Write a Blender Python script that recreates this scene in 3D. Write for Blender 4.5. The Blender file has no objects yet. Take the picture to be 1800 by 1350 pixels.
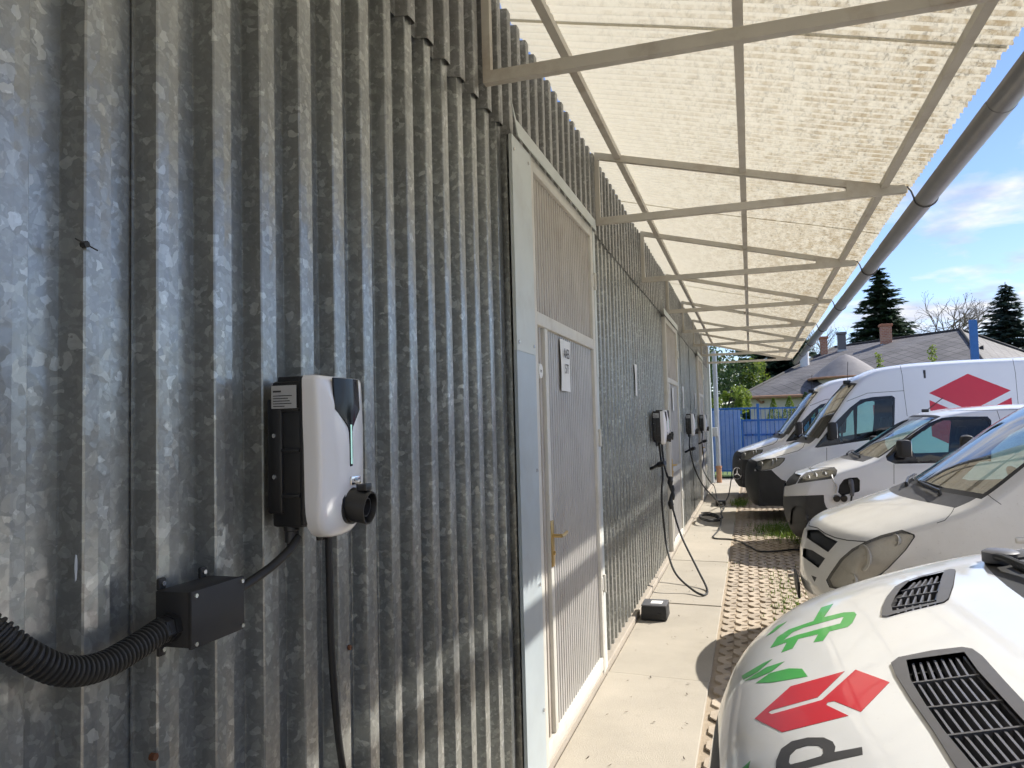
import bpy, bmesh, math, random
from mathutils import Vector, Matrix
from mathutils.geometry import tessellate_polygon
random.seed(7)
R = math.radians
sc = bpy.context.scene
COL = sc.collection

# ------------------------------------------------------------------ camera
CAM = Vector((1.0614, 0.0, 1.7251))
FPX, YAW, PITCH, ROLL = 1322.2, .30555, .0546, -.02606
_f = Vector((-math.sin(YAW)*math.cos(PITCH), math.cos(YAW)*math.cos(PITCH), math.sin(PITCH)))
_r = Vector((math.cos(YAW), math.sin(YAW), 0)); _u = _r.cross(_f)
_c, _s = math.cos(ROLL), math.sin(ROLL)
AX_R = _c*_r + _s*_u; AX_U = -_s*_r + _c*_u; AX_F = _f
cd = bpy.data.cameras.new('camera'); cd.sensor_width = 36; cd.lens = FPX/1800*36
cd.clip_start = .02; cd.clip_end = 2000
cam = bpy.data.objects.new('camera', cd); COL.objects.link(cam)
cam.matrix_world = Matrix(((AX_R.x, AX_U.x, -AX_F.x, CAM.x), (AX_R.y, AX_U.y, -AX_F.y, CAM.y),
                           (AX_R.z, AX_U.z, -AX_F.z, CAM.z), (0, 0, 0, 1)))
sc.camera = cam
def ray(x, y):                       # direction through a measured point of the photograph (survey of the place)
    return AX_F + (x-900)/FPX*AX_R - (y-675)/FPX*AX_U
def on(x, y, ax, c):                 # that ray met with a known plane of the place
    d = ray(x, y); i = 'XYZ'.index(ax); return CAM + d*((c-CAM[i])/d[i])

# ------------------------------------------------------------------ sky, sun, exposure
SUN = Vector((.926, .65, 1.0)).normalized()
ELEV = math.asin(SUN.z); AZ = math.atan2(SUN.x, SUN.y)
w = bpy.data.worlds.new('World'); sc.world = w; w.use_nodes = True
nt = w.node_tree; nt.nodes.clear()
def wn(t, **k):
    n = nt.nodes.new(t)
    for a, b in k.items(): setattr(n, a, b)
    return n
sky = wn('ShaderNodeTexSky', sky_type='NISHITA', sun_disc=False, sun_elevation=ELEV, sun_rotation=AZ, air_density=1.0, dust_density=.12, ozone_density=1.3)
tc = wn('ShaderNodeTexCoord'); sep = wn('ShaderNodeSeparateXYZ'); nt.links.new(tc.outputs['Generated'], sep.inputs[0])
# clouds: a flat layer seen in perspective, the same all round
mx = wn('ShaderNodeMath', operation='MAXIMUM'); nt.links.new(sep.outputs['Z'], mx.inputs[0]); mx.inputs[1].default_value = 0
ad = wn('ShaderNodeMath', operation='ADD'); nt.links.new(mx.outputs[0], ad.inputs[0]); ad.inputs[1].default_value = .16
dv = wn('ShaderNodeVectorMath', operation='DIVIDE'); cmb = wn('ShaderNodeCombineXYZ')
for i in range(3): nt.links.new(ad.outputs[0], cmb.inputs[i])
nt.links.new(tc.outputs['Generated'], dv.inputs[0]); nt.links.new(cmb.outputs[0], dv.inputs[1])
mp = wn('ShaderNodeMapping'); nt.links.new(dv.outputs[0], mp.inputs[0])
mp.inputs['Location'].default_value = (12.46, .30, 0); mp.inputs['Scale'].default_value = (1.0, 1.0, .7)
nz = wn('ShaderNodeTexNoise'); nt.links.new(mp.outputs[0], nz.inputs['Vector'])
nz.inputs['Scale'].default_value = 1.8; nz.inputs['Detail'].default_value = 6.5; nz.inputs['Roughness'].default_value = .56
nz.inputs['Distortion'].default_value = .15
cr = wn('ShaderNodeValToRGB'); nt.links.new(nz.outputs[0], cr.inputs[0])
cr.color_ramp.elements[0].position = .49; cr.color_ramp.elements[1].position = .63
nz2 = wn('ShaderNodeTexNoise'); nt.links.new(mp.outputs[0], nz2.inputs['Vector']); nz2.inputs['Scale'].default_value = 4.5; nz2.inputs['Detail'].default_value = 5
cr2 = wn('ShaderNodeValToRGB'); nt.links.new(nz2.outputs[0], cr2.inputs[0])
cr2.color_ramp.elements[0].position = .38; cr2.color_ramp.elements[0].color = (4.4, 4.9, 6.2, 1)
cr2.color_ramp.elements[1].position = .58; cr2.color_ramp.elements[1].color = (7.6, 7.7, 8.1, 1)
blue = wn('ShaderNodeMix', data_type='RGBA', blend_type='MULTIPLY'); blue.inputs[0].default_value = 1.0
nt.links.new(sky.outputs[0], blue.inputs[6]); blue.inputs[7].default_value = (1.02, 1.08, 1.34, 1)
mixc = wn('ShaderNodeMix', data_type='RGBA'); nt.links.new(cr.outputs[0], mixc.inputs[0])
nt.links.new(blue.outputs[2], mixc.inputs[6]); nt.links.new(cr2.outputs[0], mixc.inputs[7])
bg = wn('ShaderNodeBackground'); bg.inputs[1].default_value = .092; nt.links.new(mixc.outputs[2], bg.inputs[0])
wo = wn('ShaderNodeOutputWorld'); nt.links.new(bg.outputs[0], wo.inputs[0])
sl = bpy.data.lights.new('sun', 'SUN'); sl.energy = 5.0; sl.angle = R(.53); sl.color = (1, .95, .86)
so = bpy.data.objects.new('sun', sl); COL.objects.link(so); so.rotation_euler = SUN.to_track_quat('Z', 'Y').to_euler(); so.location = (8, 8, 12)
sc.view_settings.view_transform = 'Standard'; sc.view_settings.look = 'None'; sc.view_settings.gamma = 1
sc.view_settings.exposure = .62; sc.view_settings.use_curve_mapping = False
sc.cycles.use_denoising = True
sc.cycles.max_bounces = 6; sc.cycles.transparent_max_bounces = 10; sc.cycles.diffuse_bounces = 3; sc.cycles.glossy_bounces = 3
sc.cycles.use_adaptive_sampling = True; sc.cycles.adaptive_threshold = .035; sc.cycles.adaptive_min_samples = 24
sc.cycles.sample_clamp_indirect = 6; sc.cycles.caustics_reflective = False; sc.cycles.caustics_refractive = False

# ------------------------------------------------------------------ materials
M = {}
class NT:
    def __init__(s, name):
        s.m = bpy.data.materials.new(name); s.m.use_nodes = True; s.t = s.m.node_tree; s.t.nodes.clear()
        s.out = s.n('ShaderNodeOutputMaterial'); M[name] = s.m
    def n(s, t, **k):
        x = s.t.nodes.new(t)
        for a, b in k.items(): setattr(x, a, b)
        return x
    def l(s, a, b): s.t.links.new(a, b)
    def coord(s, scale=(1, 1, 1), kind='Object'):
        tc = s.n('ShaderNodeTexCoord'); mp = s.n('ShaderNodeMapping'); s.l(tc.outputs[kind], mp.inputs[0]); mp.inputs['Scale'].default_value = scale
        return mp.outputs[0]
    def noise(s, vec, scale, detail=3, rough=.5, dist=0):
        x = s.n('ShaderNodeTexNoise'); s.l(vec, x.inputs['Vector']); x.inputs['Scale'].default_value = scale
        x.inputs['Detail'].default_value = detail; x.inputs['Roughness'].default_value = rough; x.inputs['Distortion'].default_value = dist
        return x.outputs[0]
    def ramp(s, fac, *stops):
        x = s.n('ShaderNodeValToRGB'); s.l(fac, x.inputs[0]); e = x.color_ramp.elements
        while len(e) < len(stops): e.new(.5)
        for el, (p, c) in zip(e, stops):
            el.position = p; el.color = (c, c, c, 1) if isinstance(c, (int, float)) else (*c, 1)
        return x.outputs[0]
    def mix(s, fac, a, b, mode='MIX'):
        x = s.n('ShaderNodeMix', data_type='RGBA', blend_type=mode)
        for sock, v in ((x.inputs[0], fac), (x.inputs[6], a), (x.inputs[7], b)):
            if isinstance(v, (int, float)): sock.default_value = v if sock.type == 'VALUE' else (v, v, v, 1)
            elif isinstance(v, tuple): sock.default_value = (*v, 1)
            else: s.l(v, sock)
        return x.outputs[2]
    def bump(s, h, strength=.3, dist=.01):
        x = s.n('ShaderNodeBump'); s.l(h, x.inputs['Height']); x.inputs['Strength'].default_value = strength; x.inputs['Distance'].default_value = dist
        return x.outputs[0]
    def bsdf(s, **k):
        x = s.n('ShaderNodeBsdfPrincipled')
        for a, v in k.items():
            sock = x.inputs[a.replace('_', ' ')]
            if isinstance(v, tuple): sock.default_value = (*v, 1) if len(v) == 3 else v
            elif isinstance(v, (int, float)): sock.default_value = v
            else: s.l(v, sock)
        return x
    def done(s, sh): s.l(sh.outputs[0] if hasattr(sh, 'outputs') else sh, s.out.inputs[0]); return s.m

def paint(name, col, rough=.5, metal=0, var=.12, scale=6, dirt=0, dirtcol=(.25, .2, .14), coat=0, bump=0):
    t = NT(name); v = t.coord()
    f = t.noise(v, scale, 4, .6)
    c = t.mix(1.0, col, t.ramp(f, (.3, 1-var), (.7, 1+var*.4)), 'MULTIPLY')
    if dirt:
        d = t.noise(v, 3.1, 7, .68)
        c = t.mix(t.ramp(d, (.52, 0), (.75, dirt)), c, dirtcol)
    k = dict(Base_Color=c, Roughness=rough, Metallic=metal)
    if coat: k['Coat_Weight'] = coat; k['Coat_Roughness'] = .04
    if bump: k['Normal'] = t.bump(t.noise(v, scale*8, 3), bump, .004)
    t.done(t.bsdf(**k)); return M[name]

# galvanised sheet with zinc spangle
def galv(name, lo=.17, hi=.5, tint=(1, 1.02, 1.03), rough=.42, metal=.55):
    t = NT(name); v = t.coord()
    nz = t.n('ShaderNodeTexNoise'); t.l(v, nz.inputs['Vector']); nz.inputs['Scale'].default_value = 26; nz.inputs['Detail'].default_value = 3
    sub = t.n('ShaderNodeVectorMath', operation='SUBTRACT'); t.l(nz.outputs['Color'], sub.inputs[0]); sub.inputs[1].default_value = (.5, .5, .5)
    scl = t.n('ShaderNodeVectorMath', operation='SCALE'); t.l(sub.outputs[0], scl.inputs[0]); scl.inputs['Scale'].default_value = .036
    add = t.n('ShaderNodeVectorMath', operation='ADD'); t.l(v, add.inputs[0]); t.l(scl.outputs[0], add.inputs[1])
    def vor(s):
        x = t.n('ShaderNodeTexVoronoi'); t.l(add.outputs[0], x.inputs['Vector']); x.inputs['Scale'].default_value = s
        sp = t.n('ShaderNodeSeparateColor'); t.l(x.outputs['Color'], sp.inputs[0]); return sp.outputs[0]
    a = t.ramp(vor(60), (0, .87), (.55, .95), (.8, 1.05), (.93, 1.24), (1.0, 1.5))
    b = t.ramp(vor(125), (0, .93), (.7, 1.0), (.94, 1.1), (1.0, 1.3))
    big = t.ramp(t.noise(v, 1.6, 4, .5), (.3, .90), (.72, 1.08))
    zst = t.ramp(t.noise(t.coord((14, 14, .5)), 1.6, 3, .5), (.35, .92), (.7, 1.06))
    f = t.mix(1, t.mix(1, a, b, 'MULTIPLY'), t.mix(1, big, zst, 'MULTIPLY'), 'MULTIPLY')
    base = (lo+hi)*.5
    c = t.mix(1, tuple(base*q for q in tint), f, 'MULTIPLY')
    wh = t.noise(v, 70, 2, .5); c = t.mix(t.ramp(wh, (.68, 0), (.75, .4)), c, (.45, .46, .46))
    stain = t.noise(t.coord((5, 5, 1.2)), 1.3, 6, .7); c = t.mix(t.ramp(stain, (.62, 0), (.85, .2)), c, (.11, .105, .095))
    # every zinc grain lies at its own slight angle
    x = t.n('ShaderNodeTexVoronoi'); t.l(add.outputs[0], x.inputs['Vector']); x.inputs['Scale'].default_value = 60
    gs = t.n('ShaderNodeVectorMath', operation='SUBTRACT'); t.l(x.outputs['Color'], gs.inputs[0]); gs.inputs[1].default_value = (.5, .5, .5)
    gk = t.n('ShaderNodeVectorMath', operation='SCALE'); t.l(gs.outputs[0], gk.inputs[0]); gk.inputs['Scale'].default_value = .07
    ge = t.n('ShaderNodeNewGeometry'); ga = t.n('ShaderNodeVectorMath', operation='ADD'); t.l(ge.outputs['Normal'], ga.inputs[0]); t.l(gk.outputs[0], ga.inputs[1])
    gn = t.n('ShaderNodeVectorMath', operation='NORMALIZE'); t.l(ga.outputs[0], gn.inputs[0])
    t.done(t.bsdf(Base_Color=c, Roughness=rough, Metallic=metal, Normal=gn.outputs[0]))
galv('galvanised', .24, .42, (.99, 1.02, .98), .28, .56); galv('galvanised_upper', .19, .36, (1.0, 1.01, .98), .34, .48)
paint('flash_grey', (.60, .64, .62), .42, 0, .08, 3, .25); paint('flash_blue', (.46, .52, .55), .4, .2, .1, 3, .2)
paint('door_frame', (.66, .64, .58), .45, 0, .08, 8, .35, (.3, .25, .18)); paint('door_panel', (.47, .455, .435), .42, .25, .12, 4, .3)
paint('door_upper', (.47, .43, .38), .5, .1, .16, 3, .45, (.2, .14, .09))
paint('steel_cream', (.62, .585, .51), .55, 0, .1, 5, .5, (.26, .17, .09), bump=.2)
paint('black_plastic', (.018, .018, .019), .38, 0, .1, 20); paint('black_matt', (.022, .022, .023), .6, 0, .15, 30, .12, (.08, .075, .07))
paint('bumper_black', (.032, .033, .035), .55, 0, .15, 8, .3, (.1, .095, .085), bump=.15)
paint('rubber', (.016, .016, .016), .55, 0, .2, 40); paint('screw', (.6, .6, .6), .25, .9, .05); paint('brass', (.62, .45, .2), .35, .9, .1, 30)
paint('charger_white', (.87, .87, .88), .16, 0, .015, 6, coat=.4); paint('gloss_black', (.010, .010, .014), .12, 0, .02)
paint('sticker', (.45, .46, .47), .4, 0, .05); paint('ink', (.03, .03, .035), .6, 0, .05); paint('paper', (.82, .82, .80), .6, 0, .04, 9)
paint('pvc_grey', (.30, .31, .33), .35, .25, .1, 6, .2); paint('zinc_pipe', (.40, .43, .47), .4, .6, .12, 9); paint('clay_pipe', (.42, .22, .12), .7, 0, .15, 10)
paint('gutter_grey', (.30, .30, .30), .3, .3, .12, 7, .25); paint('gutter_clip', (.10, .10, .10), .5, .5, .1)
paint('blue_paint', (.025, .15, .47), .38, 0, .12, 7, .1, (.15, .2, .35)); paint('blue_sheet', (.28, .40, .62), .5, 0, .15, 4, .15, (.2, .3, .5))
paint('rust', (.16, .06, .025), .85, 0, .3, 40)
paint('car_red', (.62, .012, .035), .3, 0, .02, coat=.5); paint('car_green', (.055, .42, .075), .35, 0, .03, coat=.4); paint('car_grey_print', (.06, .06, .065), .4, 0, .03)
paint('vent_grey', (.115, .115, .125), .42, 0, .08, 30); paint('chrome', (.72, .72, .73), .12, 1, .03); paint('alloy', (.42, .43, .45), .3, .8, .08)
paint('tyre', (.022, .022, .022), .8, 0, .2, 30); paint('trim', (.05, .05, .055), .7, 0, .15, 12); paint('seat_cloth', (.045, .047, .055), .9, 0, .2, 60)
paint('cowl_grey', (.085, .085, .09), .6, 0, .12, 20); paint('lamp_silver', (.62, .61, .58), .25, .25, .12, 14); paint('lamp_dark', (.06, .06, .062), .35, .1, .1)
t = NT('display_black'); t.done(t.bsdf(Base_Color=(.006, .006, .009), Roughness=.10, Specular_IOR_Level=.22))
t = NT('led'); t.done(t.bsdf(Base_Color=(.45, .75, .68), Roughness=.2, Emission_Color=(.55, .95, .85), Emission_Strength=.35))

def carpaint(name, col, dirt=.0):
    t = NT(name); v = t.coord()
    c = t.mix(1.0, col, t.ramp(t.noise(v, 1.7, 6, .6), (.3, .965), (.7, 1.0)), 'MULTIPLY')
    if dirt:
        sp = t.noise(v, 55, 3, .7); c = t.mix(t.ramp(sp, (.62, 0), (.74, dirt)), c, (.38, .36, .32))
        bd = t.noise(v, 2.6, 6, .65); c = t.mix(t.ramp(bd, (.45, 0), (.8, dirt*.7)), c, (.45, .42, .37))
    rr = t.ramp(t.noise(v, 5, 5, .6), (.3, .28), (.7, .38))
    t.done(t.bsdf(Base_Color=c, Roughness=rr, Coat_Weight=.9, Coat_Roughness=.06, Normal=t.bump(t.noise(v, 1.6, 2), .03, .02)))
carpaint('van_white', (.80, .81, .82), .10); carpaint('van_white_old', (.72, .71, .68), .38); carpaint('van_white_clean', (.80, .815, .85), .05)

def glass(name, tint, ior=1.5, rough=0.0):
    t = NT(name); tr = t.n('ShaderNodeBsdfTransparent'); tr.inputs[0].default_value = (*tint, 1)
    gl = t.n('ShaderNodeBsdfGlossy'); gl.inputs['Roughness'].default_value = rough; gl.inputs[0].default_value = (1, 1, 1, 1)
    fr = t.n('ShaderNodeFresnel'); fr.inputs[0].default_value = ior
    m = t.n('ShaderNodeMixShader'); t.l(fr.outputs[0], m.inputs[0]); t.l(tr.outputs[0], m.inputs[1]); t.l(gl.outputs[0], m.inputs[2]); t.done(m)
glass('glass_tint', (.52, .78, .76), 1.6); glass('glass_shield', (.66, .76, .72), 3.4); glass('glass_lens', (.88, .87, .82), 1.55, .02)

t = NT('lens_hazy'); tr = t.n('ShaderNodeBsdfTransparent'); tr.inputs[0].default_value = (.9, .88, .83, 1); hz = t.bsdf(Base_Color=t.mix(t.ramp(t.noise(t.coord(), 22, 4), (.3, 0), (.7, 1)), (.50, .47, .41), (.62, .60, .55)), Roughness=.12)
m1 = t.n('ShaderNodeMixShader'); m1.inputs[0].default_value = .24; t.l(tr.outputs[0], m1.inputs[1]); t.l(hz.outputs[0], m1.inputs[2]); t.done(m1)
# cream corrugated fibreglass, lets light through
t = NT('fibreglass'); v = t.coord()
sp = t.noise(t.coord((1, .45, 1)), 34, 5, .72, .6); fine = t.ramp(sp, (.36, .45), (.46, .88), (.6, 1.0))
tcx = t.n('ShaderNodeTexCoord'); sx = t.n('ShaderNodeSeparateXYZ'); t.l(tcx.outputs['Object'], sx.inputs[0])
edge = t.n('ShaderNodeMapRange'); t.l(sx.outputs[0], edge.inputs[0]); edge.inputs[1].default_value = .25; edge.inputs[2].default_value = 2.1; edge.inputs[3].default_value = .10; edge.inputs[4].default_value = 1.0
c = t.mix(edge.outputs[0], (1, 1, 1), fine); c = t.mix(1, (.645, .60, .485), c, 'MULTIPLY')
mo = t.noise(t.coord((1, .8, 1)), 21, 6, .75); mfac = t.n('ShaderNodeMath', operation='MULTIPLY'); t.l(t.ramp(mo, (.63, 0), (.72, .8)), mfac.inputs[0]); t.l(edge.outputs[0], mfac.inputs[1])
c = t.mix(mfac.outputs[0], c, (.20, .13, .05))
wv = t.n('ShaderNodeMath', operation='MULTIPLY'); t.l(sx.outputs[1], wv.inputs[0]); wv.inputs[1].default_value = 2*math.pi/.076
sn = t.n('ShaderNodeMath', operation='SINE'); t.l(wv.outputs[0], sn.inputs[0])
rib = t.ramp(sn.outputs[0], (.0, 1), (.12, .0)); rn_ = t.ramp(t.noise(t.coord((1, .3, 1)), 16, 5, .7), (.42, 0), (.62, 1)); rf = t.n('ShaderNodeMath', operation='MULTIPLY'); t.l(rib, rf.inputs[0]); t.l(rn_, rf.inputs[1])
rg_ = t.n('ShaderNodeMath', operation='MULTIPLY'); t.l(rf.outputs[0], rg_.inputs[0]); t.l(edge.outputs[0], rg_.inputs[1]); rh = t.n('ShaderNodeMath', operation='MULTIPLY'); t.l(rg_.outputs[0], rh.inputs[0]); rh.inputs[1].default_value = .75
c = t.mix(rh.outputs[0], c, (.30, .22, .11))
sb = t.bump(sp, .35, .006)
tl = t.n('ShaderNodeBsdfTranslucent'); t.l(c, tl.inputs[0]); t.l(sb, tl.inputs['Normal'])
df = t.bsdf(Base_Color=c, Roughness=.5, Normal=sb)
mxs = t.n('ShaderNodeMixShader'); mxs.inputs[0].default_value = .55; t.l(tl.outputs[0], mxs.inputs[1]); t.l(df.outputs[0], mxs.inputs[2]); t.done(mxs)

def stone(name, col, col2, sc1=2.0, speck=.5, bump=.35, rough=.85, stain=.25):
    t = NT(name); v = t.coord()
    c = t.mix(t.ramp(t.noise(v, sc1, 7, .62), (.3, 0), (.7, 1)), col, col2)
    c = t.mix(t.ramp(t.noise(v, 160, 2, .6), (.62, 0), (.75, speck)), c, tuple(q*.45 for q in col))
    c = t.mix(t.ramp(t.noise(v, 7, 6, .75), (.60, 0), (.78, stain)), c, tuple(q*.5 for q in col))
    t.done(t.bsdf(Base_Color=c, Roughness=rough, Normal=t.bump(t.noise(v, 90, 5, .7), bump, .006)))
stone('slab', (.345, .312, .258), (.445, .40, .332), 1.3, .6, .5, .85, .45); stone('plinth', (.34, .30, .25), (.44, .385, .32), 3)
stone('dirt', (.32, .255, .185), (.40, .33, .245), 9, .6, .8)
stone('ground', (.30, .27, .22), (.24, .25, .17), .6); stone('lawn', (.07, .12, .025), (.12, .17, .04), 1.5)
stone('plaster', (.66, .60, .48), (.72, .66, .55), 1.2, .1, .15, .8, .12); stone('brick', (.34, .13, .075), (.42, .20, .12), 9)
stone('shingle', (.145, .135, .145), (.20, .185, .19), 3.5, .4, .4, .8, .4); stone('shingle_b', (.175, .165, .17), (.235, .22, .22), 3.5, .4, .4, .8, .4)
stone('mortar_white', (.7, .7, .7), (.75, .75, .74), 2, .05)
def leafmat(name, a, b, trans=.35):
    t = NT(name); oi = t.noise(t.coord(), 1.1, 3); fine = t.noise(t.coord(), 14, 2)
    c = t.mix(t.ramp(t.mix(.5, oi, fine), (.35, 0), (.65, 1)), a, b)
    d = t.bsdf(Base_Color=c, Roughness=.55); tl = t.n('ShaderNodeBsdfTranslucent'); t.l(c, tl.inputs[0])
    m = t.n('ShaderNodeMixShader'); m.inputs[0].default_value = trans; t.l(d.outputs[0], m.inputs[1]); t.l(tl.outputs[0], m.inputs[2]); t.done(m)
leafmat('needles', (.028, .058, .032), (.07, .115, .06), .2); leafmat('needles_blue', (.045, .08, .07), (.09, .135, .115), .2)
leafmat('leaf_spring', (.13, .20, .025), (.24, .30, .05), .45); leafmat('leaf_dark', (.03, .065, .02), (.07, .12, .03), .3)
leafmat('grass', (.07, .15, .02), (.20, .28, .04), .4)
paint('bark', (.11, .085, .065), .9, 0, .3, 12); paint('bark_pale', (.26, .22, .19), .9, 0, .25, 12)

# ------------------------------------------------------------------ mesh helpers
class MB:
    def __init__(s): s.v = []; s.f = []
    def add(s, vs, fs):
        o = len(s.v); s.v += [tuple(p) for p in vs]; s.f += [tuple(i+o for i in f) for f in fs]; return s
    def box(s, a, b, m=None):
        (x0, y0, z0), (x1, y1, z1) = a, b
        vs = [Vector(p) for p in ((x0,y0,z0),(x1,y0,z0),(x1,y1,z0),(x0,y1,z0),(x0,y0,z1),(x1,y0,z1),(x1,y1,z1),(x0,y1,z1))]
        if m: vs = [m @ p for p in vs]
        return s.add(vs, [(0,3,2,1),(4,5,6,7),(0,1,5,4),(1,2,6,5),(2,3,7,6),(3,0,4,7)])
    def bbox(s, a, b, c=.01, m=None):      # box with chamfered edges
        bm = bmesh.new(); bmesh.ops.create_cube(bm, size=1)
        for q in bm.verts: q.co = Vector([(a[i]+b[i])/2 + q.co[i]*(b[i]-a[i]) for i in range(3)])
        bmesh.ops.bevel(bm, geom=bm.edges[:], offset=c, segments=2, profile=.5, affect='EDGES')
        bm.verts.index_update(); s.add([(m @ q.co) if m else q.co for q in bm.verts], [[q.index for q in f.verts] for f in bm.faces]); bm.free(); return s
    def bar(s, p, q, w, h, up=(0, 0, 1)):   # square section bar between two points
        p, q = Vector(p), Vector(q); d = (q-p).normalized(); sd = d.cross(Vector(up)).normalized(); u = sd.cross(d)
        vs = [e + sd*(i*w/2) + u*(j*h/2) for e in (p, q) for i, j in ((-1,-1),(1,-1),(1,1),(-1,1))]
        return s.add(vs, [(3,2,1,0),(4,5,6,7),(0,1,5,4),(1,2,6,5),(2,3,7,6),(3,0,4,7)])
    def tube(s, pts, r, n=10, cap=True):
        pts = [Vector(p) for p in pts]; k = len(pts); rr = r if isinstance(r, (list, tuple)) else [r]*k
        prev = None; vs = []; fs = []
        for i, p in enumerate(pts):
            d = (pts[min(i+1, k-1)]-pts[max(i-1, 0)])
            d = d.normalized() if d.length > 1e-9 else Vector((0, 0, 1))
            if prev is None: a = d.orthogonal().normalized()
            else: a = (prev - d*prev.dot(d)); a = a.normalized() if a.length > 1e-6 else d.orthogonal().normalized()
            prev = a; b = d.cross(a)
            vs += [p + (a*math.cos(2*math.pi*j/n) + b*math.sin(2*math.pi*j/n))*rr[i] for j in range(n)]
        for i in range(k-1):
            for j in range(n): fs.append((i*n+j, i*n+(j+1) % n, (i+1)*n+(j+1) % n, (i+1)*n+j))
        if cap: fs += [tuple(range(n-1, -1, -1)), tuple((k-1)*n+j for j in range(n))]
        return s.add(vs, fs)
    def lathe(s, c, ax, prof, n=20):         # rings at distance t along ax with radius r, in one fixed frame
        c = Vector(c); ax = Vector(ax).normalized(); a = ax.orthogonal().normalized(); b = ax.cross(a); vs = []; fs = []
        for t, r in prof: vs += [c+ax*t+(a*math.cos(2*math.pi*j/n)+b*math.sin(2*math.pi*j/n))*max(r, 1e-4) for j in range(n)]
        for i in range(len(prof)-1): fs += [(i*n+j, i*n+(j+1) % n, (i+1)*n+(j+1) % n, (i+1)*n+j) for j in range(n)]
        return s.add(vs, fs)
    def poly(s, pts, d):                     # flat polygon (3D points) thickened along d
        pts = [Vector(p) for p in pts]; d = Vector(d); n = len(pts)
        tri = tessellate_polygon([pts])
        vs = pts + [p+d for p in pts]
        fs = [tuple(reversed(tt)) for tt in tri] + [tuple(i+n for i in tt) for tt in tri] + [(i, (i+1) % n, n+(i+1) % n, n+i) for i in range(n)]
        return s.add(vs, fs)
    def mesh(s, name):
        me = bpy.data.meshes.new(name); me.from_pydata(s.v, [], s.f)
        bm = bmesh.new(); bm.from_mesh(me); bmesh.ops.recalc_face_normals(bm, faces=bm.faces[:]); bm.to_mesh(me); bm.free(); me.update(); return me
    def build(s, name, mat, parent=None, smooth=False, loc=None):
        return link(name, s.mesh(name), mat, parent, smooth, loc)
def link(name, me, mat, parent=None, smooth=False, loc=None):
    if mat and not me.materials: me.materials.append(M[mat] if isinstance(mat, str) else mat)
    if smooth:
        me.polygons.foreach_set('use_smooth', [True]*len(me.polygons))
        if smooth == 'auto': me.set_sharp_from_angle(angle=R(35))
    o = bpy.data.objects.new(name, me); COL.objects.link(o)
    if parent: o.parent = parent
    if loc: o.location = loc
    return o
def tag(o, label, cat, group=None, kind=None):
    if label: o['label'] = label
    if cat: o['category'] = cat
    if group: o['group'] = group
    if kind: o['kind'] = kind
    return o
def thing(name, label, cat, loc=(0, 0, 0), group=None):
    o = bpy.data.objects.new(name, None); COL.objects.link(o); o.location = loc; o.empty_display_size = .1
    return tag(o, label, cat, group)
def struct(name, mb, mat, **k):
    o = mb.build(name, mat, **k); o['kind'] = 'structure'; return o
def spline(pts, n=8):
    pts = [Vector(p) for p in pts]; out = []
    for i in range(len(pts)-1):
        p0 = pts[max(i-1, 0)]; p1 = pts[i]; p2 = pts[i+1]; p3 = pts[min(i+2, len(pts)-1)]
        for k in range(n):
            t = k/n; out.append(.5*((2*p1)+(p2-p0)*t+(2*p0-5*p1+4*p2-p3)*t*t+(3*p1-p0-3*p2+p3)*t**3))
    return out+[pts[-1]]
def textmesh(body, size, align='CENTER'):
    cu = bpy.data.curves.new('t', 'FONT'); cu.body = body; cu.size = size; cu.align_x = align; cu.align_y = 'CENTER'; cu.extrude = .0004
    o = bpy.data.objects.new('t', cu); COL.objects.link(o); dg = bpy.context.evaluated_depsgraph_get()
    me = bpy.data.meshes.new_from_object(o.evaluated_get(dg)); bpy.data.objects.remove(o); bpy.data.curves.remove(cu); return me
# ------------------------------------------------------------------ ground
struct('ground', MB().add([(-300,-120,-.09),(400,-120,-.09),(400,700,-.09),(-300,700,-.09)], [(0,1,2,3)]), 'ground')
struct('paved_bed', MB().box((.5, -13, -.085), (14, 23.6, -.020)), 'dirt')
struct('lawn', MB().add([(-40,24.3,-.05),(60,24.3,-.05),(60,90,-.05),(-40,90,-.05)], [(0,1,2,3)]), 'lawn')
rnd = random.Random(3)
path = struct('path', MB().box((.0, -13, -.08), (.76, 23.5, -.045)), 'dirt')
JY = [-12.4, -10.2, -8, -5.8, -3.6, -1.4, .8, 3.02, 5.22, 7.32, 9.56, 11.8, 14.0, 16.2, 18.4, 20.6, 22.6]
for a, b in zip(JY, JY[1:]):
    g = .006; sk = rnd.uniform(-.015, .015)
    m = MB(); zt = rnd.uniform(-.006, .002)
    m.bbox((.046, a+g, -.06), (.728+rnd.uniform(-.006, .006), b-g, zt), .006)
    m.v = [(x, y + (.06 if abs(y-a) < .1 or abs(y-b) < .1 else 0)*(1-x/.73), z+(.004 if x > .4 else 0)*sk*20) for x, y, z in m.v]
    m.build('slab', 'slab', path)
m = MB(); m.bbox((-.12, -13.3, -.06), (.040, 21.6, .040), .008); struct('plinth', m, 'plinth')
pl = bpy.data.objects['plinth']
for v in pl.data.vertices:
    pass
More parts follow.
